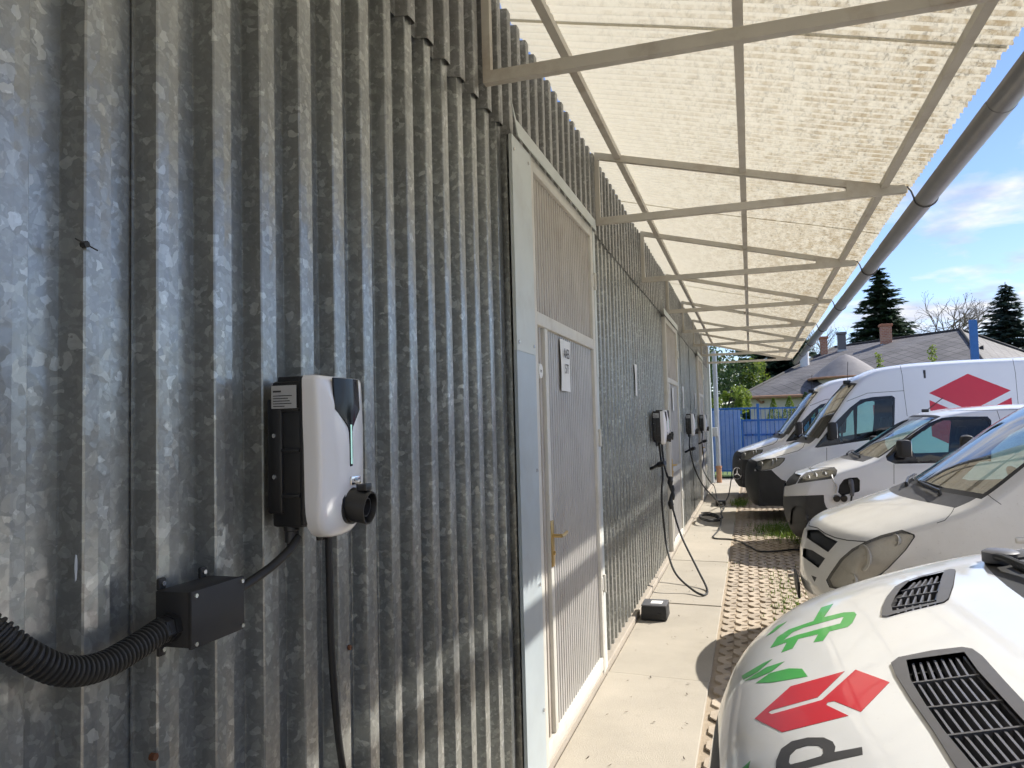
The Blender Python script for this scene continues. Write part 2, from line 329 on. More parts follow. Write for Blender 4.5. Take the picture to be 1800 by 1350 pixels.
# zigzag grass pavers: each a strip with a notch on both sides
def paver_mesh(k):
    r = random.Random(k); L = .216; W = .100; nd = .048
    o = [(0,0),(W,0),(W,L*.27),(W-nd,L*.47),(W-nd,L*.53),(W,L*.73),(W,L),(0,L),(0,L*.90),(nd,L*.72),(nd,L*.66)]
    o = [(0,L*.04),(nd*.1,0),(W-.006,0),(W,L*.03),(W,L*.28),(W-nd,L*.47),(W-nd,L*.53),(W,L*.72),(W,L*.97),(W-.006,L),(nd*.1,L),(0,L*.96),
         (0,L*.78)][:0] + [(0,.30*L),(nd,.05*L),(nd,-.01*L),(W-.004,-.01*L+.004),(W,.02*L),(W,.22*L),(W-nd,.47*L),(W-nd,.53*L),(W,.78*L),(W,.97*L),(W-.004,L-.002),(nd,.985*L),(nd,.93*L),(0,.70*L)]
    n = len(o); cx, cy = W/2, L/2; ch = .006
    top = [(x+(cx-x)*.06, y+(cy-y)*.03, 0) for x, y in o]; mid = [(x, y, -ch) for x, y in o]; bot = [(x, y, -.05) for x, y in o]
    vs = [(x, y, z+(r.uniform(-.001, .001) if z == 0 else 0)) for x, y, z in top+mid+bot]
    tri = tessellate_polygon([[Vector(p) for p in top]])
    fs = [tuple(q) for q in tri]
    for a in (0, n):
        fs += [(a+i, a+(i+1) % n, a+n+(i+1) % n, a+n+i) for i in range(n)]
    return MB().add(vs, fs)
t = NT('paver'); v = t.coord(); oi = t.n('ShaderNodeObjectInfo')
c = t.mix(t.ramp(t.noise(v, 9, 6, .62), (.3, 0), (.7, 1)), (.40, .33, .255), (.50, .42, .33))
c = t.mix(1, c, t.ramp(oi.outputs['Random'], (0, .80), (1, 1.12)), 'MULTIPLY'); c = t.mix(t.ramp(t.noise(v, 170, 2, .6), (.6, 0), (.75, .5)), c, (.2, .16, .12))
t.done(t.bsdf(Base_Color=c, Roughness=.88, Normal=t.bump(t.noise(v, 110, 4, .7), .4, .005)))
parking = struct('pavement', MB().box((.735, -3.9, -.080), (.752, 23.4, -.034)), 'dirt')
pms = [paver_mesh(k).mesh('paver') for k in range(4)]
for q in pms: q.materials.append(M['paver'])
PX, PY = .1045, .2165; rest = MB(); npv = 0
for cxi in range(44):
    for ry in range(-14, 108):
        x = .762+cxi*PX; y = ry*PY + (0 if cxi % 2 == 0 else 0)
        if y > 23.2: continue
        dz = rnd.uniform(-.004, .003)
        if cxi < 8 and 4.75 < y < 12.75:
            o = bpy.data.objects.new('paver', pms[(cxi*7+ry*3) % 4]); COL.objects.link(o); o.parent = parking
            o.location = (x+rnd.uniform(-.002, .002), y+rnd.uniform(-.002, .002), -.006+dz); o.rotation_euler = (rnd.uniform(-.012, .012), rnd.uniform(-.02, .02), rnd.uniform(-.012, .012)); npv += 1
        else:
            q = pms[0]; b = len(rest.v)
            rest.v += [(p.co.x+x, p.co.y+y, p.co.z-.006+dz) for p in q.vertices]; rest.f += [tuple(i+b for i in f.vertices) for f in q.polygons if f.index < 12+14]
ro = rest.build('paver_field', 'paver', parking); ro['kind'] = 'stuff'

# ------------------------------------------------------------------ metal shed
PITCH_W, DEPTH_W = .16, .046
def profile(y0, y1, pitch, crest, slope, depth, edge):     # crest's far edge lies at edge + k*pitch ; returns [(y, x)]
    pts = []; k0 = int(math.floor((y0-edge)/pitch))-1; k1 = int(math.ceil((y1-edge)/pitch))+1; b = min(crest, slope*2)*.12
    for k in range(k0, k1+1):
        e = edge+k*pitch
        for dy, x in ((-crest-slope, -depth), (-crest-slope+b*.5, -depth+.003), (-crest-b*.6, -.003), (-crest+b*.4, 0), (-crest*.5, .0012), (-b*.4, 0), (b*.6, -.003), (slope-b*.5, -depth+.003), (slope, -depth)): pts.append((e+dy, x))
    out = []
    for i in range(len(pts)-1):
        (a, xa), (c, xc) = pts[i], pts[i+1]
        if c < y0 or a > y1: continue
        if a < y0: xa = xa+(xc-xa)*(y0-a)/(c-a); a = y0
        if c > y1: xc = xa+(xc-xa)*(y1-a)/(c-a); c = y1
        if not out: out.append((a, xa))
        out.append((c, xc))
    return out
def corr(y0, y1, z0, z1, xo, th=.002, pitch=PITCH_W, crest=.054, slope=.012, depth=DEPTH_W, edge=.882, rows=None, tilt=0):
    p = profile(y0, y1, pitch, crest, slope, depth, edge); n = len(p); zs = rows or [z0, z1]; vs = []; fs = []
    for z in zs: vs += [(x+xo+tilt*(z-z0), y, z) for y, x in p]
    for z in zs: vs += [(x+xo-th+tilt*(z-z0), y, z) for y, x in p]
    R_ = len(zs); o = R_*n
    for j in range(R_-1):
        for i in range(n-1):
            a = j*n+i; fs += [(a, a+1, a+n+1, a+n), (o+a, o+a+n, o+a+n+1, o+a+1)]
    for i in range(n-1): fs += [(i, o+i, o+i+1, i+1), (o-n+i, o-n+i+1, 2*o-n+i+1, 2*o-n+i)]
    return MB().add(vs, fs)
def sheet(name, mat, parent, y0, y1, z0, z1, xo, **k): return corr(y0, y1, z0, z1, xo, **k).build(name, mat, parent, False)
shed = thing('metal_shed', 'long shed clad in grey galvanised corrugated sheets beside the vans', 'shed')
rs = random.Random(11)
EDGE = .882
runs = [(-13.3, 3.605), (5.22, 9.97), (11.58, 16.39), (18.0, 21.0)]
for ri, (a, b) in enumerate(runs):
    y = a; i = 0
    while y < b-.05:
        e = min(b, y+.962)
        sheet('corrugated_sheet', 'galvanised', shed, y, min(e+.03, b), .035, 3.14, (.0 if i % 2 else -.004)+rs.uniform(-.001, .001), tilt=rs.uniform(-.0006, .0006)); y = e; i += 1
y = -13.3; i = 0
while y < 21.0:
    e = min(21.0, y+.962); sheet('corrugated_sheet', 'galvanised_upper', shed, y, min(e+.03, 21.0), 3.125+rs.uniform(-.004, .004), 3.742+rs.uniform(-.012, .012), .015+(.0 if i % 2 else -.003)); y = e; i += 1
# dark overlap line is the real lip: a slim bottom return on the upper sheets
MB().box((-6.0, -13.4, -.05), (-.062, 21.0, 3.75)).build('light_block', 'galvanised_upper', shed)  # unseen solid volume behind the cladding, added to stop light leaking through
MB().add([(-.055,-13.4,3.79),(-.055,21.2,3.79),(-6,21.2,4.5),(-6,-13.4,4.5),(-.055,-13.4,3.765),(-.055,21.2,3.765),(-6,21.2,4.47),(-6,-13.4,4.47)], [(0,1,2,3),(4,7,6,5),(0,4,5,1),(1,5,6,2),(2,6,7,3),(3,7,4,0)]).build('blocking_roof', 'galvanised_upper', shed)  # unseen sloped roof sheet, added to block light from behind the wall
MB().bbox((-.10, 20.98, .03), (.052, 21.42, 3.72), .006).build('corner_flashing', 'flash_blue', shed)
for zz in (.5, 1.3, 2.1, 2.9): MB().tube([(.05, 21.2, zz), (.06, 21.2, zz)], .012, 6).build('screw', 'screw', shed)

def door(yL, parent, detail, midrail, oldup):
    D = bpy.data.objects.new('door', None); COL.objects.link(D); D.parent = parent; yR = yL+1.58; X = .046
    f = MB()
    f.bbox((-.03, yL, .04), (X, yL+.06, 3.10), .006).bbox((-.03, yR-.07, .02), (X, yR, 3.10), .006).bbox((-.03, yL+.06, 3.03), (X-.002, yR-.07, 3.10), .006)
    f.bbox((-.03, yL+.06, 2.235), (X-.001, yR-.07, 2.305), .006).bbox((-.03, yL+.06, .05), (X-.003, yR-.07, .135), .006)
    f.build('door_frame', 'door_frame', D, 'auto')
    def rib(y0, y1, z0, z1, mat, edge=0): corr(y0, y1, z0, z1, X-.022, pitch=.052, crest=.030, slope=.007, depth=.014, edge=edge).build('ribbed_panel', mat, D, 'auto')
    ym = yL+.245
    rib(yL+.06, yR-.07, 2.305, 3.03, 'door_upper'); rib(yL+.06, ym-.03, .135, 2.235, 'door_upper', .013)
    MB().bbox((-.02, ym-.03, .135), (X-.004, ym+.028, 2.235), .005).build('mullion', 'door_frame', D, 'auto')
    if midrail:
        rib(ym+.028, yR-.07, .135, 1.02, 'door_panel'); rib(ym+.028, yR-.07, 1.09, 2.235, 'door_panel'); MB().bbox((-.02, ym+.028, 1.02), (X-.004, yR-.07, 1.09), .005).build('mid_rail', 'door_frame', D, 'auto')
    else:
        rib(ym+.028, yR-.07, .135, 2.235, 'door_panel')
    for z in (2.72, 1.62, .62):
        h = MB(); h.tube([(X+.010, yR-.006, z-.06), (X+.010, yR-.006, z+.06)], .011, 8).bbox((X-.004, yR-.05, z-.045), (X+.004, yR-.008, z+.045), .002); h.build('hinge', 'door_frame', D, 'auto')
    h = MB(); zh = 1.12; yh = ym-.004
    h.bbox((X-.006, yh-.024, zh-.14), (X+.004, yh+.024, zh+.10), .004).tube([(X, yh, zh+.02), (X+.05, yh, zh+.02)], .010, 8)
    h.tube(spline([(X+.05, yh-.01, zh+.02), (X+.056, yh+.03, zh+.022), (X+.052, yh+.105, zh+.026)], 4), .0085, 8).tube([(X+.004, yh, zh-.07), (X+.012, yh, zh-.07)], .011, 10)
    h.build('door_handle', 'brass', D, 'auto')
    # flashings round the opening
    if detail:
      f = MB(); f.box((.034, yL-.325, .06), (.050, yL-.012, 2.085)); f.build('side_flashing', 'flash_blue', D)
      f = MB(); f.box((.037, yL-.330, 2.07), (.053, yL-.014, 3.085)); f.build('side_flashing', 'flash_grey', D)
    f = MB(); f.box((.004, yR+.004, .03), (.044, yR+.075, 2.06)).box((.005, yR+.004, 2.05), (.047, yR+.078, 3.09)); f.build('jamb_flashing', 'flash_grey', D)
    f = MB(); y0 = yL-.35
    f.add([(.056,yL-.26,3.100),(.064,yL-.26,3.095),(.056,yR+.07,3.100),(.064,yR+.07,3.095),(.050,yL-.26,3.175),(.056,yL-.26,3.178),(.050,yR+.07,3.175),(.056,yR+.07,3.178)], [(0,1,3,2),(4,6,7,5),(1,5,7,3),(0,2,6,4),(0,4,5,1),(2,3,7,6)])
    f.add([(.060,yL-.345,3.245),(.064,yL-.30,3.155),(.062,yL-.255,3.098),(.056,yL-.255,3.176),(.056,yL-.345,3.245),(.060,yL-.30,3.155),(.058,yL-.255,3.098),(.052,yL-.255,3.176)], [(0,1,2,3),(7,6,5,4),(0,4,5,1),(1,5,6,2),(2,6,7,3),(3,7,4,0)])
    f.build('drip_flashing', 'flash_grey', D)
    for yy, zz in ((yL-.30, 2.11), (yL-.05, 2.11), (yL-.30, 3.02), (yL-.06, 3.03), (yL-.05, 1.5), (yL-.06, .95), (yL-.05, .35)):
        if detail: MB().tube([(.045, yy, zz), (.0575, yy, zz)], .009, 7).build('screw', 'screw', D)
    if detail:
        p = MB().tube([(X-.02, yL+.115, 2.0), (X-.004, yL+.115, 2.0)], .038, 16); p.build('number_plate', 'paper', D, 'auto')
        p = MB()
        for k in range(3): p.box((X-.0035, yL+.103+k*.009, 1.992+(k % 2)*.006), (X-.003, yL+.108+k*.009, 2.004+(k % 2)*.006))
        p.build('plate_print', 'ink', D)
    return D
door(3.62, shed, True, False, True); door(9.98, shed, False, True, False); door(16.40, shed, False, True, False)

def notice(label, y0, y1, z0, z1, x, lines=None):
    T = thing('paper_notice', label, 'notice', (x, (y0+y1)/2, (z0+z1)/2)); W = y1-y0; H = z1-z0; m = MB(); n = 6; vs = []; fs = []
    for j in range(n+1):
        for i in range(5):
            u = i/4; q = j/n; vs.append((.003*math.sin(u*9+q*4)+.004*(1-q)**3*math.sin(u*5), (u-.5)*W, (q-.5)*H))
    for j in range(n):
        for i in range(4): a = j*5+i; fs.append((a, a+1, a+6, a+5))
    b = len(vs); vs += [(p[0]-.0015, p[1], p[2]) for p in vs]; fs += [tuple(b+i for i in reversed(f)) for f in fs]
    MB().add(vs, fs).build('sheet', 'paper', T, True)
    for txt, s, dz in (lines or []):
        me = textmesh(txt, s); me.transform(Matrix(((0,0,1,.0075),(.72,0,0,0),(0,1,0,dz),(0,0,0,1))))
        link('lettering', me, 'ink', T)
    return T
notice('white paper notice reading AAEB 577 taped to the nearest shed door', 4.19, 4.43, 1.915, 2.215, .037, [('AAEB', .080, .068), ('577', .080, -.022)])
notice('narrow white notice alone on the grey corrugated wall between first two doors', 7.33, 7.47, 1.98, 2.29, .006)
notice('white paper on the second shed door, past the double charger', 10.62, 10.86, 1.87, 2.19, .037)
notice('white notice on corrugated wall above the third charger', 12.72, 12.96, 1.93, 2.30, .006)
notice('small white notice on corrugated wall near the last shed door', 15.6, 15.8, 1.95, 2.28, .006)
# fasteners and marks on the near wall
for (px, py) in ((147, 430), (612, 1138), (268, 1330)):
    p = on(px, py, 'X', .0); rust = py > 1000
    s = MB().tube([(-.003, p.y, p.z), (.008, p.y, p.z)], .007 if rust else .006, 8)
    if not rust: s.tube([(.006, p.y-.022, p.z+.005), (.007, p.y+.022, p.z-.006)], .0014, 5)
    s.build('wall_screw', 'rust' if rust else 'black_matt', shed, 'auto')

rr_ = random.Random(5)
for (px, py, w_, h_) in ((133, 1000, .006, .05),):
    p = on(px, py, 'X', .0014); k = 14
    MB().poly([(.0012, p.y+w_*.5*math.cos(2*math.pi*i/k)*rr_.uniform(.7, 1.15), p.z+h_*.5*math.sin(2*math.pi*i/k)*rr_.uniform(.7, 1.15)) for i in range(k)], (.0009, 0, 0)).build('wall_scratch', 'zinc_pipe', shed)  # pale scratch on the sheet, added as a thin raised patch
# bits of leaf litter on the slabs
m = MB()
for i in range(70):
    x, y = rr_.uniform(.08, .70), rr_.uniform(3.2, 12); a = rr_.uniform(0, 6.28); l = rr_.uniform(.006, .016); d = Vector((math.cos(a), math.sin(a), rr_.uniform(0, .3)))*l; e = Vector((-d.y, d.x, 0))*.4; p = Vector((x, y, .007))
    m.add([p-d, p-e, p+d+Vector((0, 0, .004)), p+e], [(0, 1, 2, 3)])
tag(m.build('leaf_litter', 'bark', None), 'tiny dry leaf bits scattered over the concrete slabs', 'litter', None, 'stuff')
# downpipe at the far corner
dpp = thing('downpipe', 'tall grey zinc rainwater pipe at the far corner of the shed', 'downpipe', (.17, 21.55, 0))
MB().tube([(-.02, 0, 3.62), (.0, 0, 3.5), (.0, 0, .42)], .062, 16).build('pipe', 'zinc_pipe', dpp, 'auto')
MB().tube([(0, 0, .46), (0, 0, .40), (0, 0, .39), (0, 0, 0)], [.085, .085, .072, .072], 16).build('clay_socket', 'clay_pipe', dpp, 'auto')
for zz in (3.0, 1.9, .75): MB().tube([(0, 0, zz), (0, 0, zz+.035)], .068, 16).build('clamp', 'zinc_pipe', dpp, 'auto')
bx = MB().bbox((.03, 21.30, 1.27), (.19, 21.42, 1.52), .012).build('junction_box', 'sticker', None, 'auto')
tag(bx, 'small pale box on the far shed corner beside the zinc pipe', 'box')

# ------------------------------------------------------------------ canopy
can = thing('canopy', 'translucent cream corrugated canopy on steel brackets along the shed', 'canopy')
def zc(x): return 3.80 - .245*x
SX0, SX1 = -.035, 2.168
y = -13.2; i = 0
while y < 20.75:
    e = min(y+1.12, 20.80); n = int((min(e+.010, 20.8)-y)/.076*8)+1; xs = [SX0, .3, .75, 1.2, 1.65, 1.95, SX1]; vs = []; fs = []; dz = (.006 if i % 2 else 0)+rs.uniform(-.002, .002); dx = rs.uniform(-.004, .004)
    for x in xs:
        for k in range(n+1):
            yy = y+(min(e+.010, 20.8)-y)*k/n; x2 = x+(dx if x == SX1 else 0)+(rs.uniform(-.003, .003) if x == SX1 else 0)
            vs.append((x2, yy, zc(x2)+.012*math.sin(2*math.pi*yy/.076)+dz+.006*math.sin(x*3+yy*1.3)))
    for j in range(len(xs)-1):
        for k in range(n): a = j*(n+1)+k; fs.append((a, a+n+1, a+n+2, a+1))
    MB().add(vs, fs).build('roof_sheet', 'fibreglass', can, True); y = e; i += 1
for xp in (.19, 1.08, 1.985):
    MB().bar((xp, -13.2, zc(xp)-.036), (xp, 20.78, zc(xp)-.036), .045, .045).build('purlin', 'steel_cream', can)
BY = [3.042+2.508*k for k in range(-6, 8)]
for yb in BY:
    br = bpy.data.objects.new('bracket', None); COL.objects.link(br); br.parent = can
    TX, TZ = 2.11, 3.225; c = MB()
    MB().bar((.012, yb, 3.24), (TX, yb, 3.238), .042, .052).build('lower_chord', 'steel_cream', br)
    za, zb = zc(.0)-.052, zc(TX)-.052
    MB().bar((.012, yb+.003, za), (TX-.02, yb+.003, zb+.002), .040, .048).build('upper_chord', 'steel_cream', br)
    MB().box((.010, yb-.018, 3.24), (.046, yb+.018, za)).build('wall_post', 'steel_cream', br)
    MB().add([(1.75,yb-.024,3.215),(TX+.01,yb-.024,3.215),(TX+.01,yb-.024,3.248),(1.75,yb-.024,zc(1.75)-.045),(1.75,yb+.024,3.215),(TX+.01,yb+.024,3.215),(TX+.01,yb+.024,3.248),(1.75,yb+.024,zc(1.75)-.045)], [(3,2,1,0),(4,5,6,7),(0,1,5,4),(1,2,6,5),(2,3,7,6),(3,0,4,7)]).build('gusset', 'steel_cream', br)
# gutter
GX, GZ, GR = 2.236, 3.178, .067
gut = thing('gutter', 'grey half round rain gutter along the canopy edge', 'gutter')
seg = [(-13.2, -6), (-6, 1.2), (1.2, 3.95), (3.95, 7.0), (7.0, 9.8), (9.8, 13.0), (13.0, 16.9), (16.9, 20.85)]
for k, (a, b) in enumerate(seg):
    rad = GR+(.003 if k % 2 else 0); vs = []; fs = []; n = 16; ys = [a, b+.03]
    for rr in (rad, rad-.004):
        for yy in ys:
            for j in range(n+1):
                an = math.pi*1.02+math.pi*.96*j/n; vs.append((GX+rr*math.cos(an), yy, GZ+rr*math.sin(an)))
    m_ = n+1
    for j in range(n):
        fs += [(j, j+1, m_+j+1, m_+j), (2*m_+j, 3*m_+j, 3*m_+j+1, 2*m_+j+1), (j, 2*m_+j, 2*m_+j+1, j+1), (m_+j, m_+j+1, 3*m_+j+1, 3*m_+j)]
    fs += [(0, m_, 3*m_, 2*m_), (n, 2*m_+n, 3*m_+n, m_+n)]
    MB().add(vs, fs).build('trough', 'gutter_grey', gut, 'auto')
    MB().tube([(GX+rad+.004, a, GZ+.004), (GX+rad+.004, b, GZ+.004)], .009, 8).build('bead', 'gutter_grey', gut, 'auto')
for yb in BY:
    p = [(2.10, yb, 3.25), (2.13, yb, 3.252), (2.15, yb, 3.22)] + [(GX+(GR+.006)*math.cos(math.pi+math.pi*j/12), yb, GZ+(GR+.006)*math.sin(math.pi+math.pi*j/12)) for j in range(13)]
    MB().tube(p, .0062, 6).build('gutter_bracket', 'gutter_clip', gut, 'auto')
# ------------------------------------------------------------------ wall chargers
CW, CH = .200, .366
DX = .74
def shell_outline(n=40):
    pts = []; hw = CW/2
    # top corners small radius, bottom a deep round chin
    r = .012
    for k in range(5): a = math.pi/2*k/4; pts.append((hw-r+r*math.sin(a)*1.0, CH-r+r*math.cos(a)))
    for k in range(1, 15):
        a = k/15; pts.append((hw-.004*a, CH-r-(CH-r-.085)*a))
    for k in range(0, 15):
        a = math.pi*k/14; ca, sa = math.cos(a), math.sin(a)
        pts.append((math.copysign(abs(ca)**.62, ca)*(hw-.004), .085-.085*abs(sa)**.85))
    L = [(-x, z) for x, z in reversed(pts[:19])]
    return pts+L
def bulge(y, z): return .030*(1-(y/(CW/2))**2) + .010*(1-((z-CH*.55)/(CH*.55))**2)
def fx(y, z): return .170+bulge(y, z)-.022*max(0, (.075-z)/.075)**2
def charger(loc, label, holster=True):
    T = thing('wall_charger', label, 'charger', loc, 'white wall chargers on the shed'); T.scale = (DX, 1, 1)
    b = MB(); b.bbox((.012, -CW/2+.006, .03), (.118, CW/2-.006, CH-.012), .008).bbox((.004, -CW/2-.002, .06), (.055, CW/2+.002, CH-.05), .006)
    for z in (.10, .20, .29): b.bbox((.02, -CW/2-.001, z-.004), (.112, -CW/2+.02, z+.004), .002)
    b.bbox((.02, -.08, CH-.02), (.112, .08, CH+.000), .005).bbox((.112, -CW/2+.001, .035), (.128, CW/2-.001, CH-.003), .004); b.build('housing', 'black_plastic', T, 'auto')
    o = shell_outline(); n = len(o); vs = []; fs = []
    rings = [(1.0, 0.0), (1.0, .5), (.996, .70), (.985, .86), (.965, .95), (.93, .99), (.86, 1), (.6, 1), (.3, 1), (.02, 1)]
    for s, h in rings:
        for y, z in o:
            yy = y*s; zz = CH*.5+(z-CH*.5)*(1-(1-s)*.8 if s > .5 else s*1.2 if s < .5 else 1)
            zz = CH*.52+(z-CH*.52)*s
            vs.append((.125+(fx(yy, zz)-.125)*h, yy, zz))
    for j in range(len(rings)-1):
        for i in range(n): fs.append((j*n+i, j*n+(i+1) % n, (j+1)*n+(i+1) % n, (j+1)*n+i))
    fs.append(tuple((len(rings)-1)*n+i for i in range(n)))
    MB().add(vs, fs).build('front_shell', 'charger_white', T, True)
    def patch(poly, name, mat, off, par=T, nz=10):
        # poly is symmetric: list of (half width, z) from top to bottom
        vs = []; fs = []; m = 8
        for hw, z in poly:
            for i in range(m+1): yy = -hw+2*hw*i/m; vs.append((fx(yy, z)+off, yy, z))
        k = len(vs); vs += [(x-.006, y, z) for x, y, z in vs]
        for j in range(len(poly)-1):
            for i in range(m): a = j*(m+1)+i; fs.append((a, a+1, a+m+2, a+m+1))
        q = len(poly)-1
        for i in range(m): fs += [(i, k+i, k+i+1, i+1), (q*(m+1)+i, q*(m+1)+i+1, k+q*(m+1)+i+1, k+q*(m+1)+i)]
        for j in range(q): fs += [(j*(m+1), (j+1)*(m+1), k+(j+1)*(m+1), k+j*(m+1)), (j*(m+1)+m, k+j*(m+1)+m, k+(j+1)*(m+1)+m, (j+1)*(m+1)+m)]
        return MB().add(vs, fs).build(name, mat, par, 'auto')
    dp = patch([(.055, CH-.006), (.055, CH-.06), (.055, CH-.077), (.024, CH-.103), (.010, CH-.118), (.006, CH-.13), (.006, CH-.20), (.005, CH-.207)], 'display', 'display_black', .0014)
    patch([(.0024, CH-.112), (.0024, CH-.202)], 'status_light', 'led', .0030, dp)
    # holster socket
    cz, cy = .072, .012; h = MB(); X0 = fx(cy, cz)-.006
    ol = [(cy+.046*math.cos(a)*(1 if math.sin(a) < .3 else .8), cz+.046*math.sin(a)*(1.25 if math.sin(a) > 0 else 1)) for a in [2*math.pi*k/24 for k in range(24)]]
    h.poly([(X0-.016, y, z) for y, z in ol], (.022, 0, 0))
    ax = Vector((.965, .10, -.16)).normalized(); c0 = Vector((X0, cy, cz)); e = c0+ax*.062
    h.lathe(c0-ax*.01, ax, [(0, .0385), (.068, .0385), (.072, .0375), (.072, .0345), (.068, .0335), (.020, .0335), (.020, 0)], 32)
    h.bbox((X0+.028, cy-.014, cz+.030), (X0+.062, cy+.014, cz+.046), .003); h.build('holster', 'black_plastic', T, 'auto')
    h = MB().lathe(c0-ax*.01, ax, [(.020, .0225), (.060, .0225), (.060, .0195), (.024, .0195), (.024, 0)], 28); h.build('socket_ring', 'black_matt', T, 'auto')
    m = MB().bbox((X0+.004, cy-.018, cz+.044), (X0+.016, cy+.026, cz+.064), .003); m.build('latch_plate', 'chrome', T, 'auto')
    # rating label on the near side, printed lines, screws
    lb = MB().box((.022, -CW/2-.0035, CH-.073), (.108, -CW/2-.0022, CH-.022)).build('rating_label', 'sticker', T)
    p = MB()
    for k, (w_, th) in enumerate(((.028, .004), (.066, .0018), (.052, .0018), (.058, .0018), (.064, .0018), (.040, .0018))):
        z = CH-.035-k*.0058-(.004 if k else 0); p.box((.028, -CW/2-.0042, z-th/2), (.028+w_, -CW/2-.0036, z+th/2))
    p.build('label_print', 'ink', lb)
    for z in (.142, .233): MB().tube([(.030, -CW/2+.004, z), (.030, -CW/2-.006, z)], [.0075, .005], 10).build('screw', 'screw', T, 'auto')
    for y in (-.07, .048):
        g = MB().tube([(.058, y, .034), (.058, y, .022), (.058, y, .020), (.058, y, -.004), (.058, y, -.006), (.058, y, -.018)], [.021, .021, .019, .019, .014, .012], 12); g.build('cable_gland', 'black_plastic', T, 'auto')
    return T
Z0 = 1.482
charger((.03, 1.538, Z0), 'white wall charger with black display nearest the camera on the corrugated wall')
charger((.03, 8.40, Z0-.012), 'white wall charger before the second shed door, the first beyond the nearest door')
charger((.03, 8.66, Z0+.004), 'white wall charger close behind its twin just before the second shed door')
charger((.03, 12.84, Z0-.012), 'white wall charger just past the second shed door')
charger((.03, 16.28, Z0-.01), 'farthest white wall charger, by the last shed door')

# junction box below the nearest charger
jb = thing('junction_box', 'black rectangular junction box with silver screws below the nearest charger', 'junction box', (.0, 1.20, 1.39))
MB().bbox((.012, -.072, -.05), (.086, .073, .05), .003).build('body', 'black_matt', jb, 'auto')
MB().bbox((.086, -.0735, -.0515), (.094, .0745, .0515), .002).build('lid', 'black_matt', jb, 'auto')
for y in (-.064, .065):
    for z in (-.043, .043):
        MB().tube([(.090, y, z), (.098, y, z)], [.0052, .004], 10).build('screw', 'screw', jb, 'auto')
for y, z in ((-.055, .060), (.055, .060), (-.055, -.060), (.055, -.060)):
    e = MB().bbox((.006, y-.009, z-.012), (.014, y+.009, z+.010), .003).build('mounting_ear', 'black_matt', jb, 'auto')
    MB().tube([(.012, y, z), (.018, y, z)], .0045, 8).build('screw', 'screw', e, 'auto')
MB().tube([(.05, -.070, -.012), (.05, -.086, -.012), (.05, -.086, -.012), (.05, -.104, -.012)], [.026, .026, .0235, .0235], 6).build('conduit_nut', 'black_plastic', jb, 'auto')
MB().tube([(.05, .072, .006), (.05, .092, .010), (.05, .100, .012)], [.013, .013, .009], 10).build('cable_gland', 'black_plastic', jb, 'auto')
# corrugated conduit
p = spline([(-.045, .792, 1.475), (.02, .80, 1.462), (.052, .835, 1.415), (.062, .89, 1.375), (.062, .955, 1.360), (.056, 1.03, 1.366), (.05, 1.10, 1.378)], 40)
ln = [0]
for a, b in zip(p, p[1:]): ln.append(ln[-1]+(b-a).length)
pts = []; rr = []; s = 0; pt = .0094
import bisect as _b
while s < ln[-1]-.002:
    for ds, r_ in ((0, .0185), (.3, .0185), (.42, .0222), (.5, .0232), (.85, .0232), (.95, .0215)):
        q = min(s+ds*pt, ln[-1]); i = max(1, min(_b.bisect_left(ln, q), len(p)-1)); u = (q-ln[i-1])/max(1e-9, ln[i]-ln[i-1]); pts.append(p[i-1].lerp(p[i], u)); rr.append(r_)
    s += pt
cdt = MB().tube(pts, rr, 18).build('corrugated_conduit', 'rubber', None, 'auto'); tag(cdt, 'thick black ribbed conduit curving from the wall into the junction box', 'conduit')
def cable(name, pts, r, label, n=10, cat='cable', mat='rubber', segs=10):
    o = MB().tube(spline(pts, segs), r, n).build(name, mat, None, True); return tag(o, label, cat)
cable('power_cable', [(.05, 1.298, 1.402), (.055, 1.345, 1.414), (.07, 1.40, 1.437), (.085, 1.448, 1.468), (.088, 1.470, 1.490)], .0095, 'short black cable between junction box and nearest charger')
cable('charging_cable', [(.088, 1.596, 1.49), (.088, 1.598, 1.40), (.084, 1.61, 1.20), (.08, 1.64, 1.0), (.08, 1.68, .82), (.085, 1.73, .55), (.11, 1.80, .22), (.22, 1.95, .02), (.42, 2.05, .012), (.62, 1.95, .012)], .0088, 'thick black cable hanging straight down from the nearest charger')
def gun(loc, rot, label):
    T = thing('charging_plug', label, 'plug', loc); T.rotation_euler = rot
    MB().tube([(0, 0, .0), (0, 0, .045), (0, 0, .05), (0, .0, .085)], [.030, .032, .028, .026], 14).build('connector', 'black_plastic', T, 'auto')
    MB().tube(spline([(0, 0, .01), (.02, .0, -.05), (.05, 0, -.11), (.055, 0, -.17)], 4), [.027, .026, .023, .021, .019, .018, .018, .018, .018, .019, .017, .015, .012], 12).build('handle', 'black_plastic', T, 'auto')
    return T
gun((.10, 8.20, 1.26), (R(75), R(10), R(60)), 'black charging plug hooked on the wall under the double charger')
gun((.17, 8.62, 1.02), (0, R(8), R(-20)), 'black charging plug hanging upright in the cable below the double charger')
gun((.17, 8.60, .83), (R(180), R(-8), R(30)), 'black charging plug hanging lowest below the double charger')
gun((.10, 12.72, 1.25), (R(75), R(10), R(60)), 'black charging plug hooked under the charger past the second door')
gun((.10, 16.2, 1.28), (R(75), R(10), R(60)), 'black charging plug hooked under the farthest charger')
P3 = lambda l: [on(a, b, c, d) for a, b, c, d in l]
cable('charging_cable', [(.09, 8.42, 1.48)] + P3([(1161,800,'X',.09),(1165,835,'X',.12),(1163,870,'X',.11),(1166,910,'X',.12),(1172,960,'X',.15),(1186,1005,'X',.26),(1214,1034,'X',.42),(1236,1046,'Z',.014),(1243,1036,'Z',.014),(1226,1000,'X',.46),(1197,940,'X',.27),(1180,885,'X',.17)]), .0115, 'black cable looping from the double charger down to the slab')
